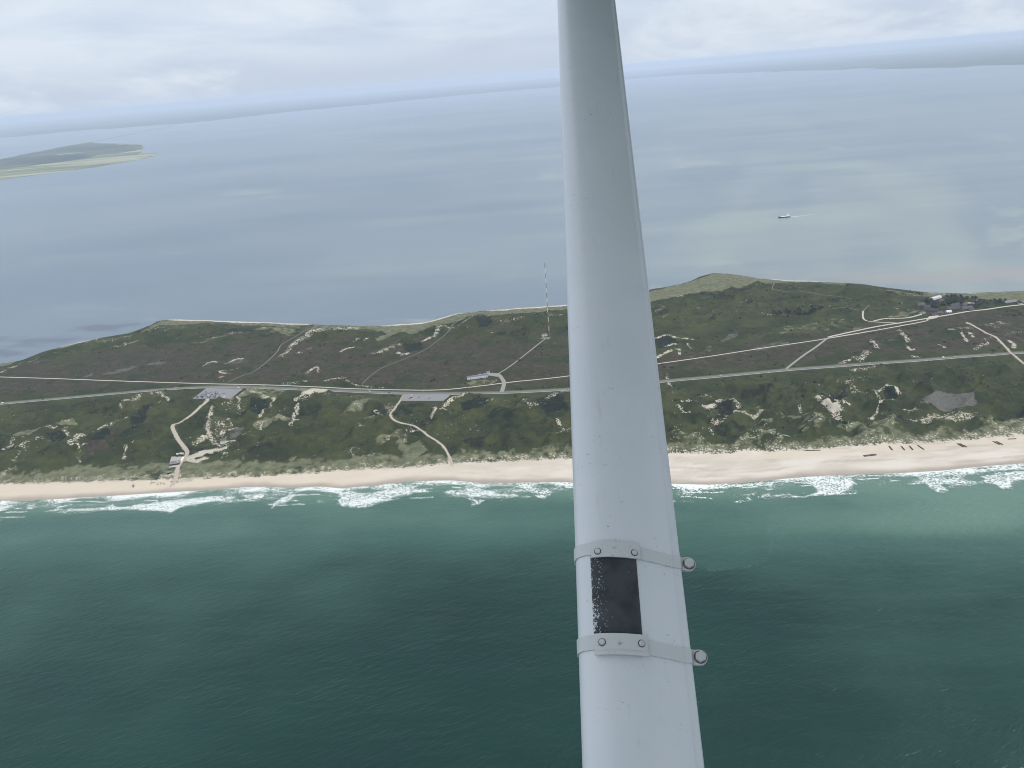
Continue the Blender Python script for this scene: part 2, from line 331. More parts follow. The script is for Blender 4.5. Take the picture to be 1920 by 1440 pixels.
PATHS = []   # (pts world, half width, flatten height or None)
for px, hw, fl in ((main_px, 8.5, 5.0), (track_px, 2.4, 5.0), (lane_px, 3.6, 6.0), (side_px, 3.2, 5.4), (cross_px, 3.0, None), (acc_px, 5.0, 5.0), (mastp_px, 2.0, 5.2), (bp1_px, 4.2, None), (bp2_px, 2.6, None),
                   (trail1_px, 1.8, None), (trail2_px, 1.5, None), (trail3_px, 1.7, None), (trail4_px, 2.2, None), (trail5_px, 1.5, None), (yardl_px, 3.2, 6.0)):
    PATHS.append([PL(px, 5.0), hw, fl])
PADS = {'car_park': [(387, 728), (456, 729), (433, 747.5), (361, 748)], 'small_car_park': [(758, 739.5), (846, 739.5), (832, 752), (749, 752)],
        'long_house_yard': [(866, 718), (872, 703), (905, 699), (938, 701), (936, 710), (918, 712)], 'mast_yard': [(1008, 633), (1014, 626), (1042, 626), (1036, 637), (1016, 638)],
        'village_square': [(1736, 601), (1742, 594), (1760, 592), (1757, 597)], 'camping_square': [(1806, 574), (1810, 568), (1823, 568), (1826, 573)],
        'terrace_pad': [(318, 872), (322, 858), (345, 858), (347, 864), (338, 877)]}
PADW = {k: PL(v, 5.0) for k, v in PADS.items()}
PADZ = {'car_park': 5.0, 'small_car_park': 5.0, 'long_house_yard': 5.0, 'mast_yard': 5.2, 'village_square': 6.0, 'camping_square': 6.0, 'terrace_pad': 7.0}

# ------------------------------------------------------------------ blown sand and dune ridges, read off the photograph
# (points, half width m, sand cover 0..1, ridge height m, pale grass 0..1)
S = [
 ([(0,854),(20,845),(32,835),(45,827)],6,.55,5,.4), ([(38,820),(75,812),(100,803),(132,797)],7,.25,6,.75), ([(85,814),(105,807),(122,806),(130,822)],6,.5,3,.2), ([(48,845),(62,836),(78,836)],13,.5,4,.2),
 ([(26,870),(40,862),(56,848)],6,.5,3,.3), ([(135,840),(150,826),(170,822),(185,816),(205,804),(222,797)],8,.55,7,.45), ([(136,843),(165,843),(186,836)],5,.6,1,.3), ([(150,846),(150,872)],3.5,.5,0,.3),
 ([(232,773),(250,760),(275,748),(300,742),(306,744)],8,.52,8,.3), ([(300,744),(318,752)],6,.6,3,.3), ([(302,754),(291,764),(282,779)],3,.62,1,.3), ([(236,784),(246,792)],4,.5,0,.2), ([(232,861),(237,847),(246,839),(255,843)],4,.55,2,.3), ([(8,890),(16,883),(22,886)],5,.5,1,.4),
 ([(441,748),(452,744),(466,736),(478,730),(488,727)],12,.42,7,.75), ([(442,750),(452,753)],4,.8,0,.2), ([(451,753),(451,772)],3,.7,0,.2), ([(470,737),(488,742),(500,749),(514,751)],6,.5,5,.5), ([(514,752),(508,768),(498,778),(488,790)],4,.66,2,.2),
 ([(425,762),(440,770),(455,774)],18,.36,1,.0), ([(403,762),(398,776),(398,790),(390,808)],6,.72,4,.4), ([(390,808),(394,822),(405,835)],5,.75,1,.3), ([(368,834),(382,826),(394,820)],7,.66,2,.4), ([(395,800),(415,800),(415,822),(420,838)],15,.46,2,.2), ([(405,835),(425,832),(440,830)],4,.8,1,.2),
 ([(432,812),(444,804)],6,.7,1,.2), ([(428,790),(436,806)],4,.5,1,.2), ([(456,827),(472,820),(485,812),(492,802)],3.5,.82,1,.2), ([(488,803),(500,797),(520,796),(536,793)],7,.42,4,.9), ([(576,744),(590,738),(606,739)],14,1.05,9,.0), ([(556,756),(568,750),(580,748)],9,.62,4,.3),
 ([(578,758),(565,764),(556,774)],4,.7,1,.2), ([(551,776),(550,787),(558,788),(546,798)],5,.66,1,.2), ([(356,858),(372,856),(384,848),(395,848)],8,1.0,2,.0), ([(395,848),(410,843),(425,838)],5,.8,1,.2), ([(352,862),(368,866),(384,860)],7,.9,0,.2), ([(415,842),(422,852),(430,848)],7,.55,0,.3),
 ([(525,672),(537,663),(545,655)],8,.55,4,.3), ([(548,652),(565,642),(580,634),(597,626)],13,.58,8,.4), ([(597,626),(610,618),(640,613),(662,613)],22,.54,7,.2), ([(560,662),(590,650)],10,.4,2,.0), ([(575,702),(587,694),(596,690),(598,700)],5,.62,4,.3), ([(530,720),(552,718),(572,716)],7,.45,2,.2),
 ([(610,718),(625,715),(640,712),(655,720)],5,.62,6,.2), ([(660,722),(690,724),(718,726)],4,.5,0,.0), ([(365,647),(385,640),(410,632),(450,624)],12,.38,3,.0), ([(480,617),(498,612),(515,614)],8,.4,3,.1), ([(100,662),(125,657),(150,652)],9,.36,4,.0), ([(160,652),(190,645),(240,632)],14,.40,5,.0), ([(215,655),(235,648),(258,641)],5,.5,1,.0),
 ([(55,680),(70,672)],7,.5,2,.0), ([(0,700),(14,693),(28,688)],7,.48,2,.2), ([(270,625),(300,620),(345,616)],14,.36,3,.0), ([(380,687),(388,681),(398,678),(407,679)],3.5,.72,1,.2), ([(411,697),(418,694),(432,694),(448,689)],3,.72,0,.2), ([(411,697),(418,700),(430,700)],4,.8,1,.1), ([(424,681),(440,674),(456,672)],4,.5,0,.5), ([(446,671),(454,672)],3,.9,0,0), ([(410,708),(418,705)],4,.6,0,0),
 ([(640,663),(652,657),(664,655)],6,.62,6,.3), ([(664,641),(672,633)],5,.6,1,.1), ([(682,641),(690,638)],5,.55,1,.1), ([(708,664),(722,658),(738,652),(750,648)],11,.5,5,.5), ([(745,663),(755,667),(766,664)],6,.72,3,.1), ([(790,646),(805,640),(816,634),(824,621),(836,618),(850,617)],6,.62,7,.2), ([(866,613),(878,606),(895,600),(905,594),(920,596)],10,.46,8,.0), ([(940,608),(960,604),(985,598),(1050,592)],12,.34,3,.0),
 ([(726,768),(735,765),(738,775),(730,781)],9,.42,3,.5), ([(660,776),(676,768),(690,762)],8,.34,4,.7), ([(674,802),(685,806)],4,.6,1,.1), ([(705,775),(718,780)],6,.5,2,.2), ([(690,785),(705,782)],8,.4,2,.1), ([(818,790),(824,780),(836,768),(850,757),(868,746),(884,740),(902,737)],5,.66,8,.2), ([(822,781),(840,778),(855,776),(866,771)],5,.72,2,.2),
 ([(810,795),(818,788)],4,.7,1,.1), ([(728,833),(745,828),(762,832)],16,.4,3,.5), ([(640,856),(660,850),(690,858)],15,.33,3,.2), ([(755,826),(768,818),(780,817)],5,.5,2,.4), ([(905,757),(930,752),(955,756)],14,.34,3,.0), ([(985,757),(1000,765),(1020,760)],12,.36,3,.1), ([(1028,752),(1048,742),(1064,738)],9,.55,5,.2), ([(1040,790),(1052,800),(1066,815)],5,.5,2,.2), ([(1045,818),(1066,816)],5,.6,2,.2), ([(840,806),(870,800),(900,806)],22,.20,1,.0), ([(700,752),(660,745),(620,745)],20,.24,1,.1), ([(800,800),(770,802)],8,.3,3,.1),
 ([(1226,638),(1240,633),(1255,631),(1270,636),(1298,639)],6,.66,4,.1), ([(1248,650),(1264,646)],7,.62,3,.4), ([(1230,674),(1246,667),(1258,660)],6,.72,5,.1), ([(1265,656),(1274,655),(1275,664)],4,.66,1,.1), ([(1288,644),(1296,654)],3,.6,1,.1), ([(1250,700),(1252,712),(1256,722)],4,.5,0,.2), ([(1258,722),(1262,745)],3,.5,0,.2),
 ([(1270,559),(1290,553),(1312,549)],10,.42,5,.0), ([(1230,583),(1242,579)],8,.5,2,.0), ([(1240,597),(1250,593)],8,.45,2,.0), ([(1320,560),(1340,556)],8,.36,3,.0), ([(1390,568),(1410,563)],8,.36,2,.0), ([(1420,536),(1450,533),(1480,532)],10,.32,3,.0), ([(1465,545),(1505,542)],7,.42,1,.1), ([(1430,589),(1460,592),(1500,590)],6,.4,1,.1),
 ([(1600,697),(1612,695),(1630,692),(1640,688)],7,.5,2,.2), ([(1602,672),(1614,675),(1626,662)],9,.52,4,.1), ([(1560,684),(1580,679),(1592,676)],5,.55,1,.2), ([(1634,640),(1640,648),(1646,655)],6,.55,3,.1), ([(1656,640),(1675,638)],6,.36,2,.0), ([(1686,622),(1694,632),(1704,645)],6,.6,5,.2), ([(1700,650),(1708,657),(1714,655)],4,.72,1,.2), ([(1712,668),(1726,669)],6,.5,1,.0), ([(1762,648),(1770,652)],5,.6,2,.1),
 ([(1780,620),(1800,618),(1822,617)],5,.4,4,.6), ([(1802,622),(1808,632),(1812,639)],4,.8,1,.1), ([(1818,624),(1824,632)],5,.6,1,.1), ([(1830,656),(1840,650),(1850,645)],7,.54,3,.1), ([(1842,612),(1855,609),(1868,616)],8,.5,4,.1), ([(1872,606),(1890,610)],8,.45,3,.1), ([(1892,641),(1900,646),(1902,652)],5,.72,2,.1), ([(1575,724),(1592,728),(1612,722)],8,.46,3,.2), ([(1560,748),(1580,740),(1600,738)],6,.4,3,.2),
 ([(1578,725),(1590,732),(1604,736)],5,.5,1,.1), ([(1612,738),(1628,744),(1645,752)],4,.55,2,.1), ([(1640,746),(1655,742),(1672,740),(1683,748)],5,.75,6,.1), ([(1648,752),(1660,756)],4,.5,0,.1), ([(1634,795),(1640,782),(1646,770),(1656,765),(1672,760)],3.5,.72,2,.1), ([(1690,772),(1705,775),(1720,770)],6,.5,1,.1), ([(1700,787),(1715,789)],6,.7,1,.1), ([(1735,790),(1745,784),(1760,785)],11,.62,2,.1), ([(1762,792),(1785,792),(1815,788)],11,.66,5,.1), ([(1775,780),(1805,782),(1822,783)],7,.5,0,.1),
 ([(1266,757),(1285,760),(1300,765)],7,.5,2,.1), ([(1270,774),(1285,779),(1298,782)],3.5,.6,1,.1), ([(1325,768),(1334,766)],11,.8,5,.2), ([(1345,756),(1360,753),(1370,758)],8,.5,4,.1), ([(1370,760),(1384,768),(1382,780)],6,.62,3,.1), ([(1385,780),(1400,781),(1415,785),(1425,779),(1428,773),(1422,766)],3.5,.6,1,.5), ([(1345,799),(1360,796),(1370,786)],5,.6,1,.1), ([(1338,793),(1360,797)],6,.5,1,.1), ([(1322,816),(1334,822)],7,.5,1,.3), ([(1305,752),(1320,744),(1332,744)],4,.5,2,.2),
 ([(1345,776),(1334,779)],5,.66,0,.1), ([(1522,757),(1532,747),(1540,746),(1550,752)],8,.6,6,.2), ([(1525,760),(1536,766)],5,.85,1,.1), ([(1550,774),(1562,778),(1566,785)],12,.9,7,.1), ([(1562,788),(1572,795)],8,.55,3,.2), ([(1558,760),(1570,765),(1590,770)],5,.72,2,.2), ([(1500,772),(1499,778)],5,.6,1,.1), ([(1512,806),(1523,797),(1532,802),(1540,812)],10,.36,8,.5), ([(1395,832),(1420,824),(1440,818),(1455,826)],10,.38,6,.55),
 ([(1280,826),(1295,824),(1310,828)],10,.36,4,.5), ([(1460,824),(1480,822),(1505,818)],5,.5,2,.5), ([(1636,818),(1655,806),(1668,803),(1680,812)],8,.35,8,.55), ([(1855,802),(1880,798),(1920,795)],12,.35,5,.6), ([(1580,810),(1600,805),(1612,812)],8,.3,5,.6), ([(1410,806),(1420,800),(1440,800)],6,.3,2,.5), ([(1450,785),(1480,782),(1515,788)],5,.1,2,.55),
 ([(1850,640),(1885,628),(1920,622)],12,.3,3,.0), ([(1680,580),(1690,575)],8,.3,1,.0), ([(1676,565),(1700,560)],10,.3,1,.0),
]
HEATH_POLY = [([(160,840),(190,822),(232,812),(225,838),(185,858),(165,862)],.75), ([(250,790),(262,770),(285,758),(280,775),(262,805)],.7), ([(432,822),(438,800),(455,800),(458,822),(445,842)],.6), ([(470,782),(485,775),(482,795)],.6)]
GREY_POLY = [([(1780 + 52 * math.cos(k * .524), 756 + 17 * math.sin(k * .524)) for k in range(12)],.72), ([(432,812),(440,803),(455,808),(457,825),(435,830)],.55), ([(1345,640),(1365,630),(1385,625),(1382,634),(1352,642)],.6), ([(148,710),(165,704),(176,698),(170,706)],.7), ([(183,704),(215,697),(250,685),(258,690),(215,703)],.55), ([(262,685),(300,678),(313,679),(300,686)],.55),
             ([(383,686),(395,680),(404,681),(392,686)],.6), ([(425,678),(455,674),(456,682),(430,684)],.55), ([(1275,613),(1300,606),(1330,607),(1290,623)],.4), ([(1405,655),(1440,645),(1480,642),(1500,644),(1420,660)],.55), ([(1290,672),(1335,648),(1342,655),(1310,668)],.5), ([(1225,550),(1250,548),(1265,552),(1225,560)],.6)]
PALE_POLY = [([(690,613),(760,607),(815,598),(860,586),(960,578),(1062,571),(1066,580),(960,589),(900,595),(860,606),(820,618),(760,628),(712,642),(700,640),(724,628)],.95), ([(1190,552),(1295,526),(1340,510),(1365,511),(1420,519),(1500,525),(1440,533),(1400,538),(1360,546),(1290,558),(1215,567),(1190,568)],.98),
             ([(300,600),(340,597),(385,600),(372,606),(330,613),(290,620),(262,627)],.85), ([(1730,547),(1800,550),(1920,543),(2050,546),(2050,578),(1920,570),(1870,563),(1820,557),(1740,553)],.9), ([(1425,622),(1480,612),(1560,600),(1605,602),(1590,616),(1520,627),(1470,627)],.40), ([(480,617),(590,606),(610,612),(575,622),(555,632),(530,630)],.55),
             ([(475,733),(500,728),(540,730),(520,746),(500,746)],.5), ([(748,846),(790,838),(800,850),(760,860)],.8), ([(1575,622),(1640,610),(1650,618),(1590,628)],.4), ([(870,716),(905,712),(935,712),(925,722),(880,724)],.6), ([(1660,598),(1705,580),(1725,584),(1700,594)],.55), ([(1640,540),(1700,548),(1760,556),(1700,556),(1650,547)],.6), ([(0,690),(45,678),(60,672),(30,690)],.55)]
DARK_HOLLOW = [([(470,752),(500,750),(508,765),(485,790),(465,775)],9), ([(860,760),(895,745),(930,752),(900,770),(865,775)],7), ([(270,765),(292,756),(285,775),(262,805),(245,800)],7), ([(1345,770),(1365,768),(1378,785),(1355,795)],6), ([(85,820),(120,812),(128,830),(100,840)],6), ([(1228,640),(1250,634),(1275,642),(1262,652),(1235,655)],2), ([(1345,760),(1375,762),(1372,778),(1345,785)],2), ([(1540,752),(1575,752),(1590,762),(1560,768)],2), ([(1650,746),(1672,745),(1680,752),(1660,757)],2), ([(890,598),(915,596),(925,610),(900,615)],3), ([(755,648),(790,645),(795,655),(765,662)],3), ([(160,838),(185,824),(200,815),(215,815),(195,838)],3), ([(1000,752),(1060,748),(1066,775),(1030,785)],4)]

# ------------------------------------------------------------------ terrain of the spit
def terrain():
    gx = np.arange(-1850.0, 2050.0, 3.2); gy = np.arange(960.0, 2560.0, 3.6)
    X, Y = np.meshgrid(gx, gy)
    # uneven shoreline
    Yw = yW(X) + 3 * pn(X / 40, Y * 0) + 2 * pn(X / 15, Y * 0, 3); Ye = yE(X) + 6 * pn(X / 60, X * 0, 5) + 3 * pn(X / 22, X * 0, 6)
    Yb = yB(X) + 5 * pn(X / 30, X * 0, 8); Yf = yF(X) + 14 * fbm(X / 90, X * 0, 3, 9)
    wx = X + 9 * fbm(X / 40, Y / 40, 3, 21); wy = Y + 9 * fbm(X / 40, Y / 40, 3, 25)      # ragged outlines
    db = Y - Yw; de = Ye - Y
    land = sm(0, 1, (Y - Yb) / 30.0) ; fore = sm(Yb, Yf, Y); mid = sm(-18, 26, Y - Yf); east = sm(0, 90, de)
    h = 3.0 * sm(0, 1, db / np.maximum(Yb - Yw, 5)) ; h = np.where(db < 0, db * 0.05, h)
    h += 2.2 * land + 1.2 * fore * np.abs(fbm(X / 35, Y / 14, 3, 30)) * 2
    # belts of dunes: high behind the beach, flat heath round the road, a second belt near the lagoon
    vmid = PATHS[0][0]; o = np.argsort(vmid[:, 0]); yR = np.interp(X, vmid[o, 0], vmid[o, 1])
    belt = mid * sm(10, 120, yR - Y) ; belt2 = sm(260, 420, Y - yR) * sm(10, 80, de)
    a = math.radians(38); U = X * math.cos(a) + Y * math.sin(a); V = -X * math.sin(a) + Y * math.cos(a)
    rid = 1 - np.abs(fbm(U / 190, V / 85, 4, 40)) * 2.2; rid = np.clip(rid, 0, 1) ** 2
    dun = rid * 15 + 11 * fbm(X / 70, Y / 50, 4, 47)
    low = dun * (belt * 1.0 + belt2 * 0.62) + (0.6 + 1.0 * fbm(X / 110, Y / 70, 3, 50)) * land
    sand = np.zeros_like(X); pale = np.zeros_like(X); ridge = np.zeros_like(X)
    for pts, hw, cov, rh, pg in S:
        w_ = PL(pts, 7.0); R = max(hw * 3, 42)
        x0, x1 = np.searchsorted(gx, [w_[:, 0].min() - R, w_[:, 0].max() + R]); y0, y1 = np.searchsorted(gy, [w_[:, 1].min() - R, w_[:, 1].max() + R])
        if x1 <= x0 or y1 <= y0: continue
        sl = (slice(y0, y1), slice(x0, x1)); hw2 = hw * 1.0
        D, T = dist_poly(X[sl] + 2.5 * pn(X[sl] / 9, Y[sl] / 9, 60), Y[sl] + 5 * pn(X[sl] / 11, Y[sl] / 11, 61), w_)
        sand[sl] = np.maximum(sand[sl], cov * 1.13 * (1 - sm(hw2 * 0.45, hw2 * 1.5, D)))
        pale[sl] = np.maximum(pale[sl], pg * (1 - sm(hw * 1.0, hw * 2.6, D)))
        if rh: ridge[sl] = np.maximum(ridge[sl], rh * np.exp(-(D / (12 + hw)) ** 2))
    low = low + ridge * 1.25 * east
    for pts, dep in DARK_HOLLOW:
        w_ = PL(pts, 5.0); c = w_.mean(0); rr = np.abs(w_ - c).max(0); D = np.hypot((wx - c[0]) / rr[0], (wy - c[1]) / rr[1])
        low = low - dep * 0.6 * np.exp(-D * D * 1.3) * (low > 0)
    detail = 3.0 * fbm(X / 21, Y / 21, 3, 70) * (0.35 + 0.65 * np.clip(belt + belt2, 0, 1)) + 0.5 * fbm(X / 7, Y / 7, 2, 75)
    crest = sm(0.62, 0.95, rid) * sm(0.0, 0.35, fbm(X / 45, Y / 45, 2, 78) + 0.12); sand = np.maximum(sand, crest * (0.30 * belt + 0.36 * belt2))
    heath = sm(-10, 60, Y - yR) * 0.62 * sm(30, 130, de) + 0.10 * belt - 0.25 * belt2
    tr_ = PATHS[1][0]; o2 = np.argsort(tr_[:, 0]); heath = heath * (1 - 0.75 * sm(60, 330, X) * sm(10, 90, Y - np.interp(X, tr_[o2, 0], tr_[o2, 1])))
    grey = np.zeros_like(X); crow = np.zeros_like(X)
    for pts, _ in DARK_HOLLOW: crow = np.where(inside(wx, wy, PL(pts, 5.0)), 0.8, crow)  # ground coloured darker inside the hollow outlines
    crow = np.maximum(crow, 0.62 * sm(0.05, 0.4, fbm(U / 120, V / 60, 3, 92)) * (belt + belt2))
    for lst, arr in ((HEATH_POLY, heath), (GREY_POLY, grey), (PALE_POLY, pale)):
        for pts, v in lst:
            w_ = PL(pts, 4.0 if lst is PALE_POLY else 5.0); ins = inside(wx, wy, w_); arr[:] = np.where(ins, np.maximum(arr, v), arr)
    vil = PL([(1705, 556), (1760, 551), (1860, 556), (1930, 560), (1930, 580), (1830, 592), (1740, 606), (1700, 600)], 5.0); vd, _ = dist_poly(X, Y, np.vstack([vil, vil[:1]])); low = low * (1 - 0.85 * (1 - sm(0, 60, np.where(inside(X, Y, vil), 0, vd))))
    ov = PL(GREY_POLY[0][0], 8.0).mean(0); low = low * (1 - 0.6 * np.exp(-((X - ov[0]) / 60) ** 2 - ((Y - ov[1]) / 60) ** 2))
    for pts, v in PALE_POLY[:4]: low = np.where(inside(X, Y, PL(pts, 2.0)), low * 0.12, low)
    pale = np.maximum(pale, sm(-8, 6, Y - Yb) * (1 - mid) * (0.75 + 0.25 * pn(X / 60, Y / 20, 80)))
    pale = np.maximum(pale, 0.72 * (1 - sm(20, 70, de)) * sm(-0.2, 0.2, pn(X / 120, X * 0, 81) + 0.05))
    # beach and foot of the foredune with scattered marram
    bsand = 1 - sm(-6, 16, Y - Yb - 6 * pn(X / 9, Y / 9, 83)); sand = np.maximum(sand, np.where(db > -20, bsand * 1.05, 0)); sand = np.where((Y < Yb - 6), 1.05, sand)
    sand = np.maximum(sand, 0.46 * sm(Yb - 4, Yb + 4, Y) * (1 - sm(Yb + 10, Yb + 34, Y)))
    rim = (1 - sm(7, 19, de + 7 * pn(X / 45, X * 0, 86))) * sm(-0.38, 0.1, pn(X / 210, X * 0, 85)) * (1 - 0.5 * sm(850, 1050, X)); sand = np.maximum(sand, rim * 1.06)
    wet = np.where(Y < Yb, (1 - sm(6, 24, db + 7 * pn(X / 70, Y / 18, 87))) , 0) * 0.95
    wet = np.maximum(wet, np.where(Y < Yb, 0.45 * sm(0.15, 0.45, fbm(X / 130, db / 11, 3, 90)) * sm(-500, 300, X), 0))
    warm = np.where(Y < Yb + 10, 1 - sm(-500, 250, X), 0.15) * (1.0)
    warm = np.maximum(warm, np.where((Y < Yb + 10), 0.9 * (1 - sm(2, 22, np.abs(Y - Yb + 14))) * sm(200, 500, X), 0))
    # east shore
    h = (h + (low + detail * land)) ; h = np.where(db < 0, -0.2 + db * 0.05, h)
    hE = 0.35 + 0.8 * sm(0, 40, de); h = hE + (h - hE) * sm(15, 130, de); h = np.where(de < 0, -0.15 + 0.05 * de, h)
    # level ground under roads, paths and yards
    bx = (gx[1] - gx[0]); pathm = np.zeros_like(X)
    for pts, hw, fl in PATHS:
        D, T = dist_poly(X, Y, pts)
        near = 1 - sm(hw + 2, hw + 14, D)
        if fl is not None: h = h + (fl - h) * near
        else:
            t = np.linspace(0, 1, 60); k = len(pts) - 1
            q = np.array([pts[min(int(s * k), k - 1)] + (pts[min(int(s * k), k - 1) + 1] - pts[min(int(s * k), k - 1)]) * (s * k - min(int(s * k), k - 1)) for s in t])
            ix = np.clip(((q[:, 0] - gx[0]) / 3.2).astype(int), 0, len(gx) - 1); iy = np.clip(((q[:, 1] - gy[0]) / 3.6).astype(int), 0, len(gy) - 1)
            prof = h[iy, ix]; ker = np.ones(9) / 9; prof = np.convolve(np.pad(prof, 4, mode='edge'), ker, 'valid')
            h = h + (np.interp(T, t, prof) - h) * near
        sand = np.where(D < hw + 1, sand * 0.3 + (0.55 if fl is None else 0.1) * (hw > 2.2), sand)
    for k, poly in PADW.items():
        D, T = dist_poly(X, Y, np.vstack([poly, poly[:1]])); D = np.where(inside(X, Y, poly), 0, D)
        h = h + (PADZ[k] - h) * (1 - sm(5, 30, D)); sand = np.where(D < 2, 0.2, sand)
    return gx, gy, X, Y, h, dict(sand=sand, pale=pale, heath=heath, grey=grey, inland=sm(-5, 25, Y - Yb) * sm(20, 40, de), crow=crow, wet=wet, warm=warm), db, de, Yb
gx, gy, TX, TY, TH, TA, Tdb, Tde, TYb = terrain()
def ground(x, y):
    fx = np.clip((np.asarray(x) - gx[0]) / 3.2, 0, len(gx) - 1.001); fy = np.clip((np.asarray(y) - gy[0]) / 3.6, 0, len(gy) - 1.001)
    ix = fx.astype(int); iy = fy.astype(int); u = fx - ix; v = fy - iy
    return (TH[iy, ix] * (1 - u) + TH[iy, ix + 1] * u) * (1 - v) + (TH[iy + 1, ix] * (1 - u) + TH[iy + 1, ix + 1] * u) * v
def G(px, py, z=5.0):
    """ground point seen at a pixel, following the relief"""
    for _ in range(4): x, y = P(px, py, z); z = float(ground(x, y))
    return x, y, z

def cut(name, keep):
    """one piece of the terrain as its own sheet"""
    ny, nx = TX.shape; idx = np.arange(ny * nx).reshape(ny, nx)
    kf = keep[:-1, :-1]
    q = np.stack([idx[:-1, :-1][kf], idx[:-1, 1:][kf], idx[1:, 1:][kf], idx[1:, :-1][kf]], 1)
    used, inv = np.unique(q, return_inverse=True)
    V = np.stack([TX.ravel()[used], TY.ravel()[used], TH.ravel()[used]], 1)
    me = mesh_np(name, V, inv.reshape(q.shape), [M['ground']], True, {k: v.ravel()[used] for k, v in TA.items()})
    return structure(link(name, me))
alive = (Tdb > -16) & (Tde > -16)
beach_m = alive & (TY < TYb + 2)
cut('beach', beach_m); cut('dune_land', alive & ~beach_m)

# ------------------------------------------------------------------ water
def axis(fine0, fine1, step, far0, far1):
    a = list(np.arange(fine0, fine1 + step, step)); s = step; v = a[-1]
    while v < far1: s *= 1.35; v = min(v + s, far1); a.append(v)
    s = step; v = a[0]; pre = []
    while v > far0: s *= 1.35; v = max(v - s, far0); pre.append(v)
    return np.array(pre[::-1] + a)
def sheet(name, ax, ay, mat, attrs, z=0.0):
    X, Y = np.meshgrid(ax, ay); ny, nx = X.shape; idx = np.arange(ny * nx).reshape(ny, nx)
    q = np.stack([idx[:-1, :-1], idx[:-1, 1:], idx[1:, 1:], idx[1:, :-1]], -1).reshape(-1, 4)
    me = mesh_np(name, np.stack([X.ravel(), Y.ravel(), np.full(X.size, z)], 1), q, [mat], True, {k: f(X, Y).ravel() for k, f in attrs.items()})
    return structure(link(name, me))
SPLIT = 1600.0; FAR = 95000.0
def shallow(X, Y):
    d = yW(X) - Y
    s = 1.0 * np.exp(-np.maximum(d, 0) / 75.0) + 0.26 * np.exp(-((d - 135) / 55.0) ** 2) + 0.22 * np.exp(-np.maximum(d, 0) / 330.0)
    s = s + (0.26 * np.exp(-np.maximum(d, 0) / 260.0) + 0.05) * sm(150, 900, X + 0.35 * d) + 0.12 * fbm(X / 170, Y / 110, 3, 100)
    # darker and lighter water masses offshore
    for (px, py, rx, ry, v) in ((1560, 1130, 300, 70, -.03), (1860, 960, 150, 60, .22), (1620, 1010, 260, 40, .10), (430, 1060, 420, 90, .10), (120, 1180, 300, 150, .07), (950, 1310, 250, 200, -.10), (1480, 1250, 260, 70, .05), (1330, 1180, 160, 140, -.05)):
        c = np.array(P(px, py)); ex = abs(P(px + rx, py)[0] - c[0]); ey = abs(P(px, py - ry)[1] - c[1])
        s = s + v * np.exp(-((X - c[0]) / ex) ** 2 - ((Y - c[1]) / ey) ** 2)
    return np.clip(s, 0, 1.1)
plume_w = PL([(1240, 985), (1300, 975), (1380, 965), (1430, 985), (1446, 1010), (1442, 1040), (1425, 1056), (1385, 1068), (1330, 1068), (1285, 1062), (1240, 1060)])
def plume(X, Y):
    ins = inside(X + 5 * fbm(X / 25, Y / 25, 3, 105), Y + 5 * fbm(X / 25, Y / 25, 3, 107), plume_w)
    c = np.array(P(1330, 1040)); return np.where(ins, 0.55 * sm(0, 1, 1.15 - np.hypot((X - c[0]) / 150, (Y - c[1]) / 160)), 0)
sheet('sea', axis(-1300, 1500, 5.0, -FAR, FAR), np.concatenate([[-30000.0, -8000, -2500, -900, -300, 0, 200], np.arange(330, SPLIT - 300, 5.0), [1400, SPLIT]]), M['sea'], dict(shallow=shallow, plume=plume))
def ell(lst):
    def f(X, Y):
        s = np.zeros(X.shape)
        for px, py, rx, ry, v in lst:
            c = np.array(P(px, py)); e1 = np.array(P(px + rx, py - rx * 0.0)) - c; e2 = np.array(P(px, py - ry)) - c
            A = np.linalg.inv(np.stack([e1, e2], 1)); a = A[0, 0] * (X - c[0]) + A[0, 1] * (Y - c[1]); b = A[1, 0] * (X - c[0]) + A[1, 1] * (Y - c[1]); a = a + 0.7 * fbm(a * 1.6 + px, b * 0.9, 3, 170); b = b + 0.9 * fbm(a * 1.3, b * 1.5 + py, 3, 175)
            s = np.maximum(s, v * np.exp(-(a * a + b * b)))
        return s
    return f
pale_water = ell([(1650, 400, 460, 130, .72), (1150, 330, 420, 90, .40), (1500, 250, 560, 70, .45), (350, 380, 360, 60, .16), (480, 362, 70, 7, .55), (330, 474, 30, 4, .35), (1040, 330, 60, 12, .6), (1290, 305, 90, 10, .7), (1570, 278, 40, 6, .7), (1860, 254, 70, 9, .7), (1540, 358, 60, 10, .7), (1400, 392, 90, 9, .55), (1900, 398, 60, 13, .85), (1800, 460, 70, 18, .75), (1900, 440, 90, 28, .8), (1345, 496, 75, 12, .75), (1300, 500, 60, 10, .5),
              (680, 265, 200, 8, .35), (760, 300, 160, 6, .3), (200, 360, 160, 10, .3), (1620, 500, 200, 25, .4), (1100, 420, 150, 40, .15), (640, 560, 300, 20, .15), (180, 580, 160, 12, .35), (1250, 405, 40, 6, .4)])  # paler greenish patches spread over the lagoon colour
mud = ell([(1700, 520, 240, 16, .9), (1860, 510, 160, 22, .8), (1450, 512, 60, 8, .6), (1390, 505, 30, 10, .5), (790, 602, 60, 6, .7), (870, 580, 80, 4, .4), (1230, 538, 50, 6, .6), (260, 598, 60, 5, .5), (720, 600, 60, 7, .5)])
deep = ell([(60, 640, 120, 12, .8), (190, 615, 80, 9, .8), (0, 660, 60, 10, .8), (250, 608, 30, 6, .7), (1470, 511, 40, 4, .4), (840, 596, 30, 4, .5)])
sheet('lagoon', axis(-2600, 3200, 22.0, -FAR, FAR), np.concatenate([np.arange(SPLIT, 4200, 16.0), np.arange(4200, 12000, 120.0), np.geomspace(12000, FAR, 40)]), M['lagoon'], dict(pale_water=pale_water, mud=mud, deep=deep))

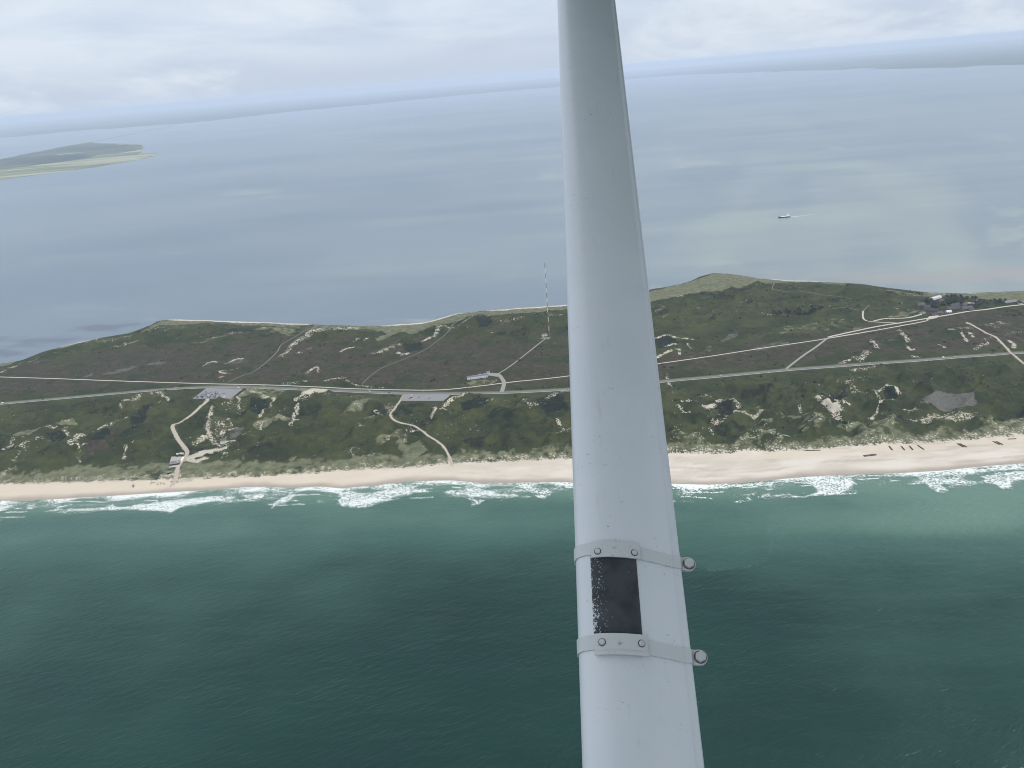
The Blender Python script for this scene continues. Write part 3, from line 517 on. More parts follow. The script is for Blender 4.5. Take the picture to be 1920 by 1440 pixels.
# surf: the lace of foam is real, cell by cell
FOAM = [([(95,958),(140,956),(175,951),(230,949),(300,939),(400,929),(426,934),(400,942),(345,951),(320,962),(250,957),(180,958),(120,961)],.95), ([(0,943),(60,942),(110,944),(200,941),(300,935),(380,928),(430,925),(420,931),(330,942),(200,951),(110,953),(50,953),(0,951)],.50), ([(44,957),(50,945),(70,941),(73,951),(60,957)],.75), ([(403,946),(427,935),(423,942),(409,948)],.9),
        ([(448,927),(474,926),(470,935),(455,936)],.85), ([(503,956),(512,940),(540,924),(561,926),(548,938),(535,945),(520,948)],.9), ([(628,947),(640,924),(660,920),(700,925),(760,911),(783,907),(786,912),(770,925),(740,935),(700,948),(680,955),(640,951)],.85), ([(632,946),(650,938),(690,933),(720,930),(735,934),(700,946),(660,949)],1.05), ([(622,921),(642,919),(655,927),(640,936)],.95),
        ([(860,912),(885,912),(902,921),(930,914),(1000,911),(1066,912),(1068,921),(1000,924),(962,928),(930,929),(906,935),(890,925)],.62), ([(862,913),(882,914),(893,920),(878,922)],1.0), ([(884,936),(909,938),(896,947),(884,949)],1.0), ([(999,927),(1036,926),(1018,936),(1010,935)],1.0), ([(970,908),(995,908),(990,920),(982,920)],.9),
        ([(1265,913),(1295,914),(1322,918),(1316,926),(1292,930),(1276,928)],.75), ([(1268,925),(1278,918),(1272,932)],.8), ([(1392,925),(1418,923),(1416,930),(1404,929),(1409,939),(1400,940)],.95), ([(1330,920),(1390,915),(1420,912),(1430,925),(1400,940),(1360,935)],.36), ([(1488,899),(1530,897),(1600,895),(1608,905),(1597,918),(1576,928),(1530,931),(1510,929),(1530,920),(1520,910)],.92), ([(1500,920),(1512,930),(1500,925)],.8),
        ([(1638,905),(1662,899),(1668,912),(1645,913)],.62), ([(1712,892),(1745,892),(1765,904),(1779,920),(1766,927),(1745,918),(1728,905)],.85), ([(1765,894),(1800,889),(1825,905),(1822,915),(1795,909)],.62), ([(1835,893),(1870,884),(1920,881),(1960,880),(1960,892),(1905,905),(1896,918),(1878,917),(1860,908)],.85), ([(1852,903),(1902,902),(1897,916),(1878,917)],1.05),
        ([(1240,909),(1330,911),(1400,905),(1480,899),(1505,896),(1490,904),(1420,912),(1340,919),(1240,914)],.95), ([(1560,890),(1640,888),(1700,890),(1760,886),(1850,875),(1960,868),(1960,879),(1850,886),(1760,894),(1690,896),(1600,895),(1560,895)],.88), ([(780,903),(850,902),(885,906),(870,910),(800,907)],1.0), ([(560,917),(600,913),(640,917),(650,921),(600,919),(560,921)],.9), ([(-200,965),(0,972),(10,974),(0,980),(-200,990)],.8), ([(-300,955),(-20,945),(0,950),(-300,972)],.6),
        ([(1960,880),(2200,860),(2200,885),(1960,905)],.6), ([(905,905),(1070,904),(1070,909),(905,910)],.9)]
def foam():
    sx, sy = 1.15, 1.35; ax = np.arange(-1330, 1150, sx); o = np.arange(-3, 165, sy)
    X, Dd = np.meshgrid(ax, o); Y = yW(X) - Dd
    wX = X + 3.5 * fbm(X / 16, Y / 16, 3, 120); wY = Y + 4.0 * fbm(X / 13, Y / 13, 3, 124)
    den = np.zeros_like(X)
    for pts, v in FOAM:
        w_ = PL(pts); x0, x1 = np.searchsorted(ax, [w_[:, 0].min() - 12, w_[:, 0].max() + 12])
        if x1 <= x0: continue
        sl = (slice(None), slice(x0, x1)); ins = inside(wX[sl], wY[sl], w_)
        dd, _ = dist_poly(wX[sl], wY[sl], np.vstack([w_, w_[:1]]))
        den[sl] = np.maximum(den[sl], np.where(ins, v * (0.55 + 0.45 * sm(0, 7, dd)), v * 0.45 * np.exp(-dd / 4.0)))
    edge = 1.0 * np.exp(-((Dd - 2 - 2.6 * fbm(X / 22, X * 0, 3, 130)) / 1.7) ** 2) + 0.45 * np.exp(-((Dd - 7 - 5 * fbm(X / 34, X * 0, 3, 133)) / 2.0) ** 2)
    den = np.maximum(den, edge * (0.72 + 0.5 * pn(X / 60, X * 0, 136)))
    wash = 0.95 * np.exp(-np.maximum(Dd - 3, 0) / 19.0) * (0.85 + 1.2 * fbm(X / 75, Dd / 30, 2, 180)) + 0.72 * np.exp(-((Dd - 36) / 22) ** 2) * sm(-0.15, 0.3, fbm(X / 90, Dd / 40, 3, 184))
    for q, (d0, ph) in enumerate(((12, 0), (24, 4), (38, 9), (54, 14))):
        wash = np.maximum(wash, (1.05 - 0.08 * q) * np.exp(-((Dd - d0 - 9 * fbm(X / 70, X * 0 + ph, 3, 187)) / (2.2 + 0.6 * q)) ** 2) * sm(-0.16 + 0.09 * q, 0.10 + 0.09 * q, fbm(X / 55, X * 0 + ph, 3, 190 + q)))
    den = np.maximum(den, wash)
    # lace: cells of open water between threads of foam, drawn out along the shore
    lace = np.abs(fbm(wX / 4.2, wY / 2.6, 2, 140)) * 1.9 + 0.45 * (pn(X / 1.9, Y / 1.9, 144) + 0.5)
    keep = den > (lace * 0.90 + 0.11); keep = keep[:-1, :-1]
    ny, nx = X.shape; idx = np.arange(ny * nx).reshape(ny, nx)
    q = np.stack([idx[:-1, :-1][keep], idx[1:, :-1][keep], idx[1:, 1:][keep], idx[:-1, 1:][keep]], 1)
    used, inv = np.unique(q, return_inverse=True)
    Z = 0.22 + 0.55 * np.clip(den, 0, 1) * np.abs(fbm(X / 6, Y / 3.5, 2, 150))
    gz = ground(X, Y); Z = np.maximum(Z, gz + 0.12)
    me = mesh_np('surf_foam', np.stack([X.ravel()[used], Y.ravel()[used], Z.ravel()[used]], 1), inv.reshape(q.shape), [M['foam']], True, {'thick': np.clip((den - lace * 0.75 - 0.1) * 1.9, 0, 1).ravel()[used]})
    return tag(link('surf_foam', me), 'white lace of breaking surf along the sandy beach', 'surf', kind='stuff')
foam()
def flecks(name, pts, label, wd, dens, seed):
    """broken line of foam flecks on the sea"""
    r = random.Random(seed); b = MB()
    for i in range(len(pts) - 1):
        a, c = Vector(pts[i]), Vector(pts[i + 1]); n = int((c - a).length / dens)
        for k in range(n):
            if r.random() < 0.6: continue
            p = a.lerp(c, (k + r.random()) / n) + Vector((r.gauss(0, wd), r.gauss(0, wd))); s = r.uniform(0.15, 0.5); t = r.uniform(0, 6)
            b.add([(p.x + s * q * math.cos(t + j * 1.57), p.y + s * q * math.sin(t + j * 1.57), 0.2) for j, q in ((0, 1.5), (1, .5), (2, 1.4), (3, .6))], [(0, 1, 2, 3)])
    return tag(b.obj(name, M['wake']), label, 'foam', kind='stuff')
flecks('foam_line', [P(*q) for q in ((1290, 1062), (1330, 1069), (1385, 1068), (1425, 1056), (1443, 1040), (1446, 1010))], 'thin line of foam along the edge of the pale green water', 1.1, 1.6, 3)

# ------------------------------------------------------------------ ribbons: roads, tracks, paths
def resample(p, step):
    """smooth curve through points, evenly spaced"""
    n = len(p); out_ = []
    for i in range(n - 1):
        p0, p1, p2, p3 = p[max(i - 1, 0)], p[i], p[i + 1], p[min(i + 2, n - 1)]; k = max(2, int(np.linalg.norm(p2 - p1) / step))
        for t in np.arange(k) / k: out_.append(0.5 * ((2 * p1) + (-p0 + p2) * t + (2 * p0 - 5 * p1 + 4 * p2 - p3) * t * t + (-p0 + 3 * p1 - 3 * p2 + p3) * t ** 3))
    out_.append(p[-1]); return np.array(out_)
def ribbon(name, pts, hw, mat, lift, step=5.0, wob=0.0, z=None, seed=0, shift=0.0):
    c = resample(np.asarray(pts), step); d = np.gradient(c, axis=0); d /= np.linalg.norm(d, axis=1)[:, None]; nrm = np.stack([-d[:, 1], d[:, 0]], 1); c = c + nrm * shift
    s = np.cumsum(np.r_[0, np.linalg.norm(np.diff(c, axis=0), axis=1)]); cols = []
    for k, t in enumerate((-1, -0.4, 0.4, 1)):
        ww = hw * t * (1 + wob * pn(s / 9, s * 0 + t * 5, 160 + seed)); q = c + nrm * ww[:, None]
        zz = ground(q[:, 0], q[:, 1]); zz = np.maximum(zz, np.convolve(np.pad(zz, 2, mode='edge'), np.ones(5) / 5, 'valid')) + lift if z is None else np.full(len(q), z)
        cols.append(np.column_stack([q, zz]))
    n = len(c); V = np.concatenate(cols); f = []
    for k in range(3):
        a = np.arange(n - 1) + k * n; f.append(np.stack([a, a + n, a + n + 1, a + 1], 1))
    me = mesh_np(name, V, np.concatenate(f)[:, ::-1], [mat], True); return structure(link(name, me))
W = {k: PATHS[i][0] for i, k in enumerate('main track lane side cross acc mastp bp1 bp2 t1 t2 t3 t4 t5 yl'.split())}
ribbon('road_verge', W['main'], 8.4, M['verge'], 0.20, wob=0.10, seed=1)
ribbon('main_road', W['main'], 3.6, M['asphalt'], 0.32)
ribbon('road_shoulder', W['main'], 0.9, M['gravel'], 0.26, wob=0.3, seed=3, shift=-6.4)
ribbon('cycle_track', W['track'], 2.1, M['gravel'], 0.40)
ribbon('village_lane', W['lane'], 3.0, M['gravel'], 0.48)
ribbon('side_road', W['side'], 2.7, M['yard'], 0.44, wob=0.1)
ribbon('sandy_cross_path', W['cross'], 2.4, M['boardwalk'], 0.36, wob=0.25)
ribbon('access_road', W['acc'], 4.6, M['yard'], 0.50)
ribbon('mast_track', W['mastp'], 1.7, M['yard'], 0.36)
ribbon('beach_path', W['bp1'], 3.9, M['boardwalk'], 0.40, wob=0.4, seed=5); ribbon('beach_path', W['bp2'], 2.3, M['boardwalk'], 0.40, wob=0.5, seed=6)
ribbon('heath_trail', W['t1'], 1.5, M['trail'], 0.35, wob=0.35, seed=7); ribbon('heath_trail', W['t2'], 1.25, M['trail'], 0.35, wob=0.3, seed=8); ribbon('heath_trail', W['t3'], 1.4, M['trail'], 0.35, wob=0.3, seed=9)
ribbon('heath_trail', W['t4'], 2.0, M['gravel'], 0.35, wob=0.3, seed=10); ribbon('heath_trail', W['t5'], 1.3, M['trail'], 0.35, wob=0.3, seed=11); ribbon('village_yard_lane', W['yl'], 2.8, M['gravel'], 0.42, wob=0.2)
def pad(name, key, mat, lift):
    p = PADW[key]; z = PADZ[key] + lift; b = MB(); b.add([(x, y, z) for x, y in p], [tuple(range(len(p)))])
    o = b.obj(name, mat); me = o.data
    bm = bmesh.new(); bm.from_mesh(me); bmesh.ops.recalc_face_normals(bm, faces=bm.faces)
    for f in bm.faces:
        if f.normal.z < 0: f.normal_flip()
    bm.to_mesh(me); bm.free(); return structure(o)
pad('car_park', 'car_park', M['parking'], 0.46); pad('car_park', 'small_car_park', M['parking'], 0.46); PADW['house_apron'] = PL([(917, 704.5), (919, 699.5), (938, 700.5), (936, 707)], 5.0); PADZ['house_apron'] = 5.0; PADW['mast_apron'] = PL([(1013, 635), (1017, 632), (1033, 632), (1029, 637)], 5.2); PADZ['mast_apron'] = 5.2
pad('house_yard', 'house_apron', M['yard'], 0.36); pad('mast_yard', 'mast_apron', M['trail'], 0.30)
pad('village_square', 'village_square', M['gravel'], 0.30); pad('camping_square', 'camping_square', M['gravel'], 0.30); pad('restaurant_terrace', 'terrace_pad', M['deck'], 0.30)

# ------------------------------------------------------------------ far land
def land_sheet(name, pts, mat, h0, kind='structure', step=None, seed=0):
    """low land: an outline cut into a fine grid with gentle relief"""
    w_ = np.asarray(pts); lo, hi = w_.min(0), w_.max(0); step = step or (hi - lo).max() / 260
    ax = np.arange(lo[0], hi[0] + step, step); ay = np.arange(lo[1], hi[1] + step, step); X, Y = np.meshgrid(ax, ay)
    wx = X + step * 2.5 * fbm(X / step / 14, Y / step / 14, 3, seed); wy = Y + step * 2.0 * fbm(X / step / 14, Y / step / 14, 3, seed + 5)
    k = inside(wx, wy, w_); d, _ = dist_poly(wx, wy, np.vstack([w_, w_[:1]]))
    Z = np.where(k, 0.6 + h0 * sm(0, step * 6, d) * (0.6 + 0.9 * fbm(X / step / 30, Y / step / 30, 3, seed + 9)), -0.4)
    kk = k[:-1, :-1] & k[1:, 1:] & k[1:, :-1] & k[:-1, 1:]; idx = np.arange(X.size).reshape(X.shape)
    q = np.stack([idx[:-1, :-1][kk], idx[:-1, 1:][kk], idx[1:, 1:][kk], idx[1:, :-1][kk]], 1); used, inv = np.unique(q, return_inverse=True)
    me = mesh_np(name, np.stack([X.ravel()[used], Y.ravel()[used], Z.ravel()[used]], 1), inv.reshape(q.shape), [mat], True); o = link(name, me); o['kind'] = kind; return o
def farm_material(name, size, cols, stretch=(2.5, 1, 1)):
    m = MT(name); v = m.node('ShaderNodeTexVoronoi'); mp = m.node('ShaderNodeMapping'); m.put(mp.inputs[0], m.pos()); mp.inputs['Scale'].default_value = tuple(1 / (size * q) for q in stretch)
    m.put(v.inputs['Vector'], mp.outputs[0]); v.inputs['Scale'].default_value = 1.0; sp = m.node('ShaderNodeSeparateColor'); m.put(sp.inputs[0], v.outputs['Color'])
    n = m.noise(size * 3, 4, 0.6); f = m.ma('ADD', m.ma('MULTIPLY', sp.outputs[0], 0.55), m.ma('MULTIPLY', n, 0.5))
    c = m.mix(m.ramp(f, 0.25, 0.45), cols[0], cols[1]); c = m.mix(m.ramp(f, 0.50, 0.62), c, cols[2]); c = m.mix(m.ramp(f, 0.70, 0.74), c, cols[3])
    return m.set(Base_Color=c, Roughness=0.95, Specular_IOR_Level=0.1)
mfar = farm_material('far_fields', 900, [(0.02, 0.03, 0.022), (0.035, 0.05, 0.03), (0.05, 0.07, 0.035), (0.10, 0.11, 0.06)])
misl_d = farm_material('island_woods', 330, [(0.018, 0.028, 0.024), (0.03, 0.042, 0.03), (0.055, 0.075, 0.045), (0.08, 0.09, 0.06)])
misl_l = farm_material('island_pasture', 260, [(0.10, 0.13, 0.06), (0.14, 0.165, 0.08), (0.19, 0.20, 0.10), (0.30, 0.29, 0.20)], (5, 1, 1))
coast = [P(x, y) for x, y in ((-900, 330), (-500, 298), (-200, 273), (0, 259), (140, 246), (250, 238.5), (330, 234), (450, 221), (560, 208), (700, 195), (850, 180), (1000, 167), (1100, 158), (1190, 147.5), (1290, 140), (1400, 135.5), (1530, 131), (1650, 128), (1800, 125), (1920, 122), (2200, 116), (2600, 112))]
coast = [c for c in coast]
land_sheet('far_mainland', [(-90000, coast[0][1])] + coast + [(90000, coast[-1][1]), (90000, 93000), (-90000, 93000)], mfar, 45, seed=200, step=520)
isl = [P(x, y) for x, y in ((-260, 375), (-120, 355), (0, 337.5), (80, 327), (150, 318), (220, 307), (270, 298), (300, 290), (297, 287), (262, 288), (272, 281), (268, 276), (272, 271), (225, 269), (182, 268), (172, 265), (130, 272), (60, 286), (0, 298), (-120, 318), (-300, 350))]
land_sheet('far_island', isl, misl_l, 3, seed=220, step=28)
wood = [P(x, y) for x, y in ((-300, 352), (-200, 340), (0, 319), (60, 312), (110, 305), (150, 299), (190, 291), (230, 287), (262, 282), (266, 276), (268, 272), (225, 270), (182, 269), (172, 266.5), (130, 273), (60, 287), (0, 299), (-120, 319))]
land_sheet('far_island_farmland', [(x, y) for x, y in wood], misl_d, 12, seed=230, step=34)
cw = ribbon('causeway', np.array([P(x, y) for x, y in ((178, 265.5), (215, 258), (260, 249), (300, 241), (326, 235))]), 22, mfar, 0, step=200, z=4.0)
bpy.data.objects['far_island_farmland'].location.z = 1.0

# ------------------------------------------------------------------ aircraft: wing strut with clamps, wing out of view above
def aircraft():
    root = thing('aircraft', 'white wing strut of a light aircraft crossing the view from top to bottom', 'aircraft', (0, 0, CAMZ))
    CH = 0.150; db_ = CH * F / 232.0; dt_ = CH * F / 112.0
    def cp(x, y, d): return CM @ Vector(((x - 960) / F * d, -(y - 720) / F * d, -d))
    bl, br, tl, tr = cp(1092, 1440, db_), cp(1320, 1440, db_), cp(1045, 0, dt_), cp(1153, 0, dt_)
    def sy(y):      # parameter along the strut (0 bottom of the frame, 1 top) at image row y
        q = (720 - y) / F; yb, yt = -720 / F * db_, 720 / F * dt_
        return (q * db_ - yb) / ((yt - yb) - q * (dt_ - db_))
    A = ((tl + tr) - (bl + br)).normalized(); cdir = ((br - bl).normalized() + (tr - tl).normalized()); cdir = (cdir - A * cdir.dot(A)).normalized(); nv = cdir.cross(A).normalized()
    if nv.dot(-(bl + br)) < 0: nv = -nv
    def frame(s):
        l, r = bl.lerp(tl, s), br.lerp(tr, s); return l, (r - l).length
    def half(u):    # half thickness of the streamlined section, fraction of chord
        t = 1.05 * (1.4845 * math.sqrt(max(u, 0)) - 0.63 * u - 1.758 * u * u + 1.4215 * u ** 3 - 0.5075 * u ** 4) * 0.42
        return max(t, 0.030) if u > 0.5 else t
    us = [0.5 * (1 - math.cos(math.pi * k / 26)) for k in range(27)]
    us = [u for u in us if u < 0.93] + [0.930, 0.938, 0.95, 0.985, 1.0]
    def hh(u):
        if u >= 0.999: return 0.018
        if u >= 0.938: return 0.043      # bead along the trailing edge
        return half(u)
    prof = [(u, hh(u)) for u in us] + [(u, -hh(u)) for u in reversed(us[1:])]
    def ring(s, off=0.0, pr=prof, tilt=0.0):
        l, c = frame(s); n = len(pr); pts = []
        for i, (u, t) in enumerate(pr):
            a, b = Vector(pr[i - 1]), Vector(pr[(i + 1) % n]); d = (b - a).normalized(); nn = Vector((-d.y, d.x)) if True else d
            p = Vector((u, t)) * c + nn * off; pts.append(l + cdir * p.x + nv * p.y - A * (tilt * (p.x - 0.35 * c)))
        return pts
    # strut
    ss = list(np.linspace(-0.35, 1.85, 64)); V = []; n = len(prof)
    for s in ss: V += ring(s)
    f = [(k * n + i, k * n + (i + 1) % n, (k + 1) * n + (i + 1) % n, (k + 1) * n + i) for k in range(len(ss) - 1) for i in range(n)]
    f += [tuple(range(n - 1, -1, -1)), tuple(range((len(ss) - 1) * n, len(ss) * n))]
    m = MT('strut_paint'); co = m.objco(); nz = m.noise(0.12, 4, 0.6, vec=co, stretch=(1, 1, 3)); sp = m.noise(0.006, 2, 0.5, vec=co); sp2 = m.noise(0.10, 2, 0.5, vec=co, off=(3, 1, 2))
    chip = m.ma('MULTIPLY', m.ramp(sp, 0.75, 0.78), m.ramp(sp2, 0.52, 0.62))
    base = m.mix(m.ramp(nz, 0.3, 0.7), (0.84, 0.85, 0.85), (0.88, 0.885, 0.885)); base = m.mix(m.ma('MULTIPLY', chip, 0.75), base, (0.22, 0.23, 0.24))
    st_n = m.noise(0.010, 3, 0.6, vec=co, stretch=(1, 9, 9), rot=0.05); sm_n = m.noise(0.05, 3, 0.6, vec=co, off=(2, 7, 1))
    base = m.mix(m.ma('MULTIPLY', m.ramp(st_n, 0.56, 0.75), m.ramp(sm_n, 0.45, 0.7, 0, 0.22)), base, (0.45, 0.44, 0.42))
    scf = m.ma('MULTIPLY', m.ramp(m.noise(0.0045, 3, 0.6, vec=co, stretch=(1.8, 1, 1), off=(9, 4, 4)), 0.64, 0.68), m.ramp(m.noise(0.06, 2, 0.5, vec=co, off=(4, 4, 9)), 0.56, 0.64))
    base = m.mix(m.ma('MULTIPLY', scf, 0.45), base, (0.36, 0.37, 0.38))
    stm = m.set(Base_Color=base, Roughness=m.ramp(nz, 0.2, 0.8, 0.30, 0.42), Specular_IOR_Level=0.45, Coat_Weight=0.25, Coat_Roughness=0.12)
    me = bpy.data.meshes.new('wing_strut'); me.from_pydata(V, [], f); me.materials.append(stm); me.polygons.foreach_set('use_smooth', [len(q) == 4 for q in f])
    bm = bmesh.new(); bm.from_mesh(me); bmesh.ops.recalc_face_normals(bm, faces=bm.faces); bm.to_mesh(me); bm.free()
    st = link('wing_strut', me, root); st['label'] = 'white painted streamlined wing strut'
    out_sign = 1
    # outward offset check: offset must enlarge the section
    if (Vector(ring(0, 0.01)[10]) - Vector(ring(0, 0)[10])).dot(nv) < 0: out_sign = -1
    bandm = paint('clamp_paint', (0.74, 0.74, 0.72), 0.45, 0.06, 0.05, 0.4)
    dirt = MT('plate_paint'); dn = dirt.noise(0.012, 4, 0.65, vec=dirt.objco())
    platem = dirt.set(Base_Color=dirt.mix(dirt.ramp(dn, 0.58, 0.75), (0.74, 0.735, 0.71), (0.40, 0.37, 0.33)), Roughness=0.5)
    boltm = paint('bolt_paint', (0.68, 0.67, 0.65), 0.4, 0.10, 0.01, 0.5); darkm = paint('washer_dirt', (0.16, 0.13, 0.115), 0.8, 0.3, 0.01)
    def sheet_on(name, uvs, s_of, off, th, mat, parent, n_s=2, bend=True):
        """a thin plate lying on the visible face: u range, s range"""
        V = []; f = []; U = uvs; K = n_s
        for layer in (off, off + th):
            for j in range(K + 1):
                for u in U:
                    s = s_of(u, j / K); l, c = frame(s); e = 1e-3; t = hh_s(u); d = Vector((2 * e, hh_s(u + e) - hh_s(u - e))).normalized(); nn = Vector((-d.y, d.x))
                    p = Vector((u, t)) * c + nn * layer; V.append(l + cdir * p.x + nv * p.y)
        nU = len(U); N = nU * (K + 1)
        for j in range(K):
            for i in range(nU - 1):
                a = j * nU + i; f.append((N + a, N + a + 1, N + a + nU + 1, N + a + nU)); f.append((a, a + nU, a + nU + 1, a + 1))
        rim = [i for i in range(nU)] + [j * nU + nU - 1 for j in range(1, K + 1)] + [K * nU + i for i in range(nU - 2, -1, -1)] + [j * nU for j in range(K - 1, 0, -1)]
        for a, b in zip(rim, rim[1:] + rim[:1]): f.append((a, b, N + b, N + a))
        me = bpy.data.meshes.new(name); me.from_pydata(V, [], f); me.materials.append(mat)
        bm = bmesh.new(); bm.from_mesh(me); bmesh.ops.recalc_face_normals(bm, faces=bm.faces); bm.to_mesh(me); bm.free()
        return link(name, me, parent)
    def hh_s(u): return half(min(max(u, 1e-4), 0.94))
    def surf(u, s, off):
        l, c = frame(s); e = 1e-3; d = Vector((2 * e, hh_s(u + e) - hh_s(u - e))).normalized(); nn = Vector((-d.y, d.x)); p = Vector((u, hh_s(u))) * c + nn * off
        return l + cdir * p.x + nv * p.y, (cdir * nn.x + nv * nn.y).normalized()
    def disc(name, p, nrm, r, h, mat, parent, n=16, dome=0.0, rot=0.0, r2=None):
        q = nrm.to_track_quat('Z', 'Y'); r2 = r if r2 is None else r2; V = []; f = []
        for z, rr in ((0, r), (h, r), (h + dome, r2 * 0.72)):
            V += [p + q @ Vector((rr * math.cos(rot + 2 * math.pi * k / n), rr * math.sin(rot + 2 * math.pi * k / n), z)) for k in range(n)]
        for z in (0, 1): f += [(z * n + k, z * n + (k + 1) % n, (z + 1) * n + (k + 1) % n, (z + 1) * n + k) for k in range(n)]
        f += [tuple(range(2 * n, 3 * n)), tuple(range(n - 1, -1, -1))]
        me = bpy.data.meshes.new(name); me.from_pydata(V, [], f); me.materials.append(mat); return link(name, me, parent)
    Ls = (tl - bl).length
    for ci, (yc, bw) in enumerate(((1047, 0.0175), (1220, 0.0185))):
        s0 = sy(yc); ds = bw / Ls / 2
        def s_lo(u, s0=s0, ds=ds): return s0 - ds
        rings = [ring(s0 + q, out_sign * o_, tilt=0.07) for q, o_ in ((-ds, 0.0004), (-ds, 0.0022), (ds, 0.0022), (ds, 0.0004))]
        V = sum(rings, []); f = [(k * n + i, k * n + (i + 1) % n, ((k + 1) % 4) * n + (i + 1) % n, ((k + 1) % 4) * n + i) for k in range(4) for i in range(n)]
        me = bpy.data.meshes.new('clamp_band'); me.from_pydata(V, [], f); me.materials.append(bandm); me.polygons.foreach_set('use_smooth', [True] * len(f))
        bm = bmesh.new(); bm.from_mesh(me); bmesh.ops.recalc_face_normals(bm, faces=bm.faces)
        for e in bm.edges:
            if e.is_manifold and e.calc_face_angle() > 0.7: e.smooth = False
        bm.to_mesh(me); bm.free()
        cl = link('clamp_band', me, root); cl['label'] = ('upper', 'lower')[ci] + ' clamp band bolted round the strut'
        # plate with two rivets
        U = [0.135 + 0.445 * k / 12 for k in range(13)]; up, dn_ = ((0.0120, 0.0110), (0.0125, 0.0120))[ci]
        so = sy(yc + (1 if ci == 0 else 0))
        pl = sheet_on('clamp_plate', U, lambda u, t: so + (-dn_ + (up + dn_) * t) / Ls, 0.0026, 0.0022, platem, cl, 3)
        if ci == 1:   # folded lip along the lower edge
            sheet_on('plate_lip', U, lambda u, t: so + (-dn_ - 0.0030 + 0.0045 * t) / Ls, 0.0049, 0.0026, platem, cl, 1)
        for uu in (0.195, 0.525):
            p, q = surf(uu, so + (-0.0030 if ci == 0 else 0.001) / Ls, 0.0048); disc('washer', p, q, 0.0049, 0.0004, darkm, cl, 18, 0.0)
            disc('rivet', p + q * 0.0005, q, 0.0038, 0.0012, boltm, cl, 18, 0.0011)
        # lug at the trailing edge with a hexagon bolt
        l, c = frame(s0); e0 = l + cdir * c * 0.985 + nv * 0.003; e1 = l + cdir * (c * 1.0 + 0.0195) + nv * 0.003
        V = []; r = 0.0098
        arc = [(-0.004, -bw / 2), (0.010, -r)] + [(0.0110 + r * math.cos(t), r * math.sin(t)) for t in np.linspace(-math.pi / 2, math.pi / 2, 14)] + [(0.010, r), (-0.004, bw / 2)]
        ctr = l + cdir * c * 1.0 - A * (0.07 * 0.65 * c)
        for z in (-0.0030, 0.0026): V += [ctr + cdir * a + A * b + nv * z for a, b in arc]
        k = len(arc); f = [tuple(range(k - 1, -1, -1)), tuple(range(k, 2 * k))] + [(i, (i + 1) % k, k + (i + 1) % k, k + i) for i in range(k)]
        me = bpy.data.meshes.new('lug'); me.from_pydata(V, [], f); me.materials.append(platem); link('lug', me, cl)
        pc = ctr + cdir * 0.0112 + nv * 0.0027
        disc('washer', pc, nv, 0.0084, 0.0005, darkm, cl, 24)
        disc('bolt', pc + nv * 0.0006, nv, 0.0072, 0.0045, boltm, cl, 6, 0.0010, 0.3 + ci, r2=0.0088)
    # worn black anti-slip patch between the clamps
    pm = MT('worn_black'); co = pm.objco(); s_t, s_b = sy(1040), sy(1202); U = [0.125 + 0.425 * k / 24 for k in range(25)]; K = 30
    V = []; wear = []
    for j in range(K + 1):
        for u in U: V.append(surf(u, s_b + (s_t - s_b) * j / K, 0.0007)[0]); wear.append((u - 0.125) / 0.425)
    nU = len(U); f = [(j * nU + i, j * nU + i + 1, (j + 1) * nU + i + 1, (j + 1) * nU + i) for j in range(K) for i in range(nU - 1)]
    hgt = [1 - j / K for j in range(K + 1) for _ in U]
    me = mesh_np('black_patch', np.array([tuple(v) for v in V]), np.array(f), [pm.m], True, {'across': wear, 'down': hgt})
    # the patch is 0.7 mm of rubber paint: give it its thickness
    pa = link('black_patch', me, root); pa['label'] = 'worn black patch with white chips along its left edge'
    so_ = pa.modifiers.new('thick', 'SOLIDIFY'); so_.thickness = 0.0006; so_.offset = -1
    nf = pm.noise(0.0026, 3, 0.65, vec=co); nb = pm.noise(0.03, 3, 0.55, vec=co); acr = pm.attr('across'); dwn = pm.attr('down')
    lim = pm.ma('ADD', pm.ma('MULTIPLY', dwn, 0.13), 0.0)
    wearf = pm.ramp(pm.ma('SUBTRACT', pm.ma('ADD', pm.ma('MULTIPLY', pm.ma('SUBTRACT', nf, 0.5), 1.1), pm.ma('MULTIPLY', pm.ma('SUBTRACT', nb, 0.5), 0.5)), pm.ma('MULTIPLY', pm.ma('SUBTRACT', acr, lim), 2.0)), 0.16, 0.22)
    spk = pm.ma('MAXIMUM', pm.ramp(pm.noise(0.0026, 1, 0.4, vec=co, off=(5, 2, 7)), 0.80, 0.82), pm.ma('MULTIPLY', pm.ramp(pm.noise(0.0030, 2, 0.5, vec=co, off=(1, 8, 3)), 0.60, 0.64), pm.ramp(acr, 0.36, 0.05, 0, 0.8)))
    blk = pm.mix(pm.ramp(nb, 0.3, 0.7), (0.046, 0.050, 0.058), (0.082, 0.088, 0.096))
    pm.set(Base_Color=pm.mix(pm.ma('MAXIMUM', wearf, spk), blk, (0.70, 0.72, 0.73)), Roughness=0.55, Specular_IOR_Level=0.35)
    # the wing itself, out of the picture above: it keeps the sky and sun off the upper strut
    top = frame(1.56)[0] + cdir * 0.06; outw = Vector((-cdir.y, cdir.x, 0)).normalized(); outw = outw if outw.y > 0 else -outw
    outw = (outw + Vector((0, 0, 0.045))).normalized(); cw_ = cdir.copy(); cw_.z *= 0.3; cw_.normalize(); up_ = cw_.cross(outw); up_ = up_ if up_.z > 0 else -up_
    ap = [(-0.30, 0.02), (-0.27, 0.07), (-0.18, 0.12), (0.05, 0.16), (0.5, 0.14), (1.32, 0.02), (1.32, 0.005), (0.5, 0.0), (0.05, -0.005), (-0.18, 0.0), (-0.27, 0.0)]
    V = []; st_ = [top.copy() + outw * d for d in (-6.5, 0.0, 1.5, 3.4)]
    for q in st_: V += [q + cw_ * a + up_ * (b - 0.002) for a, b in ap]
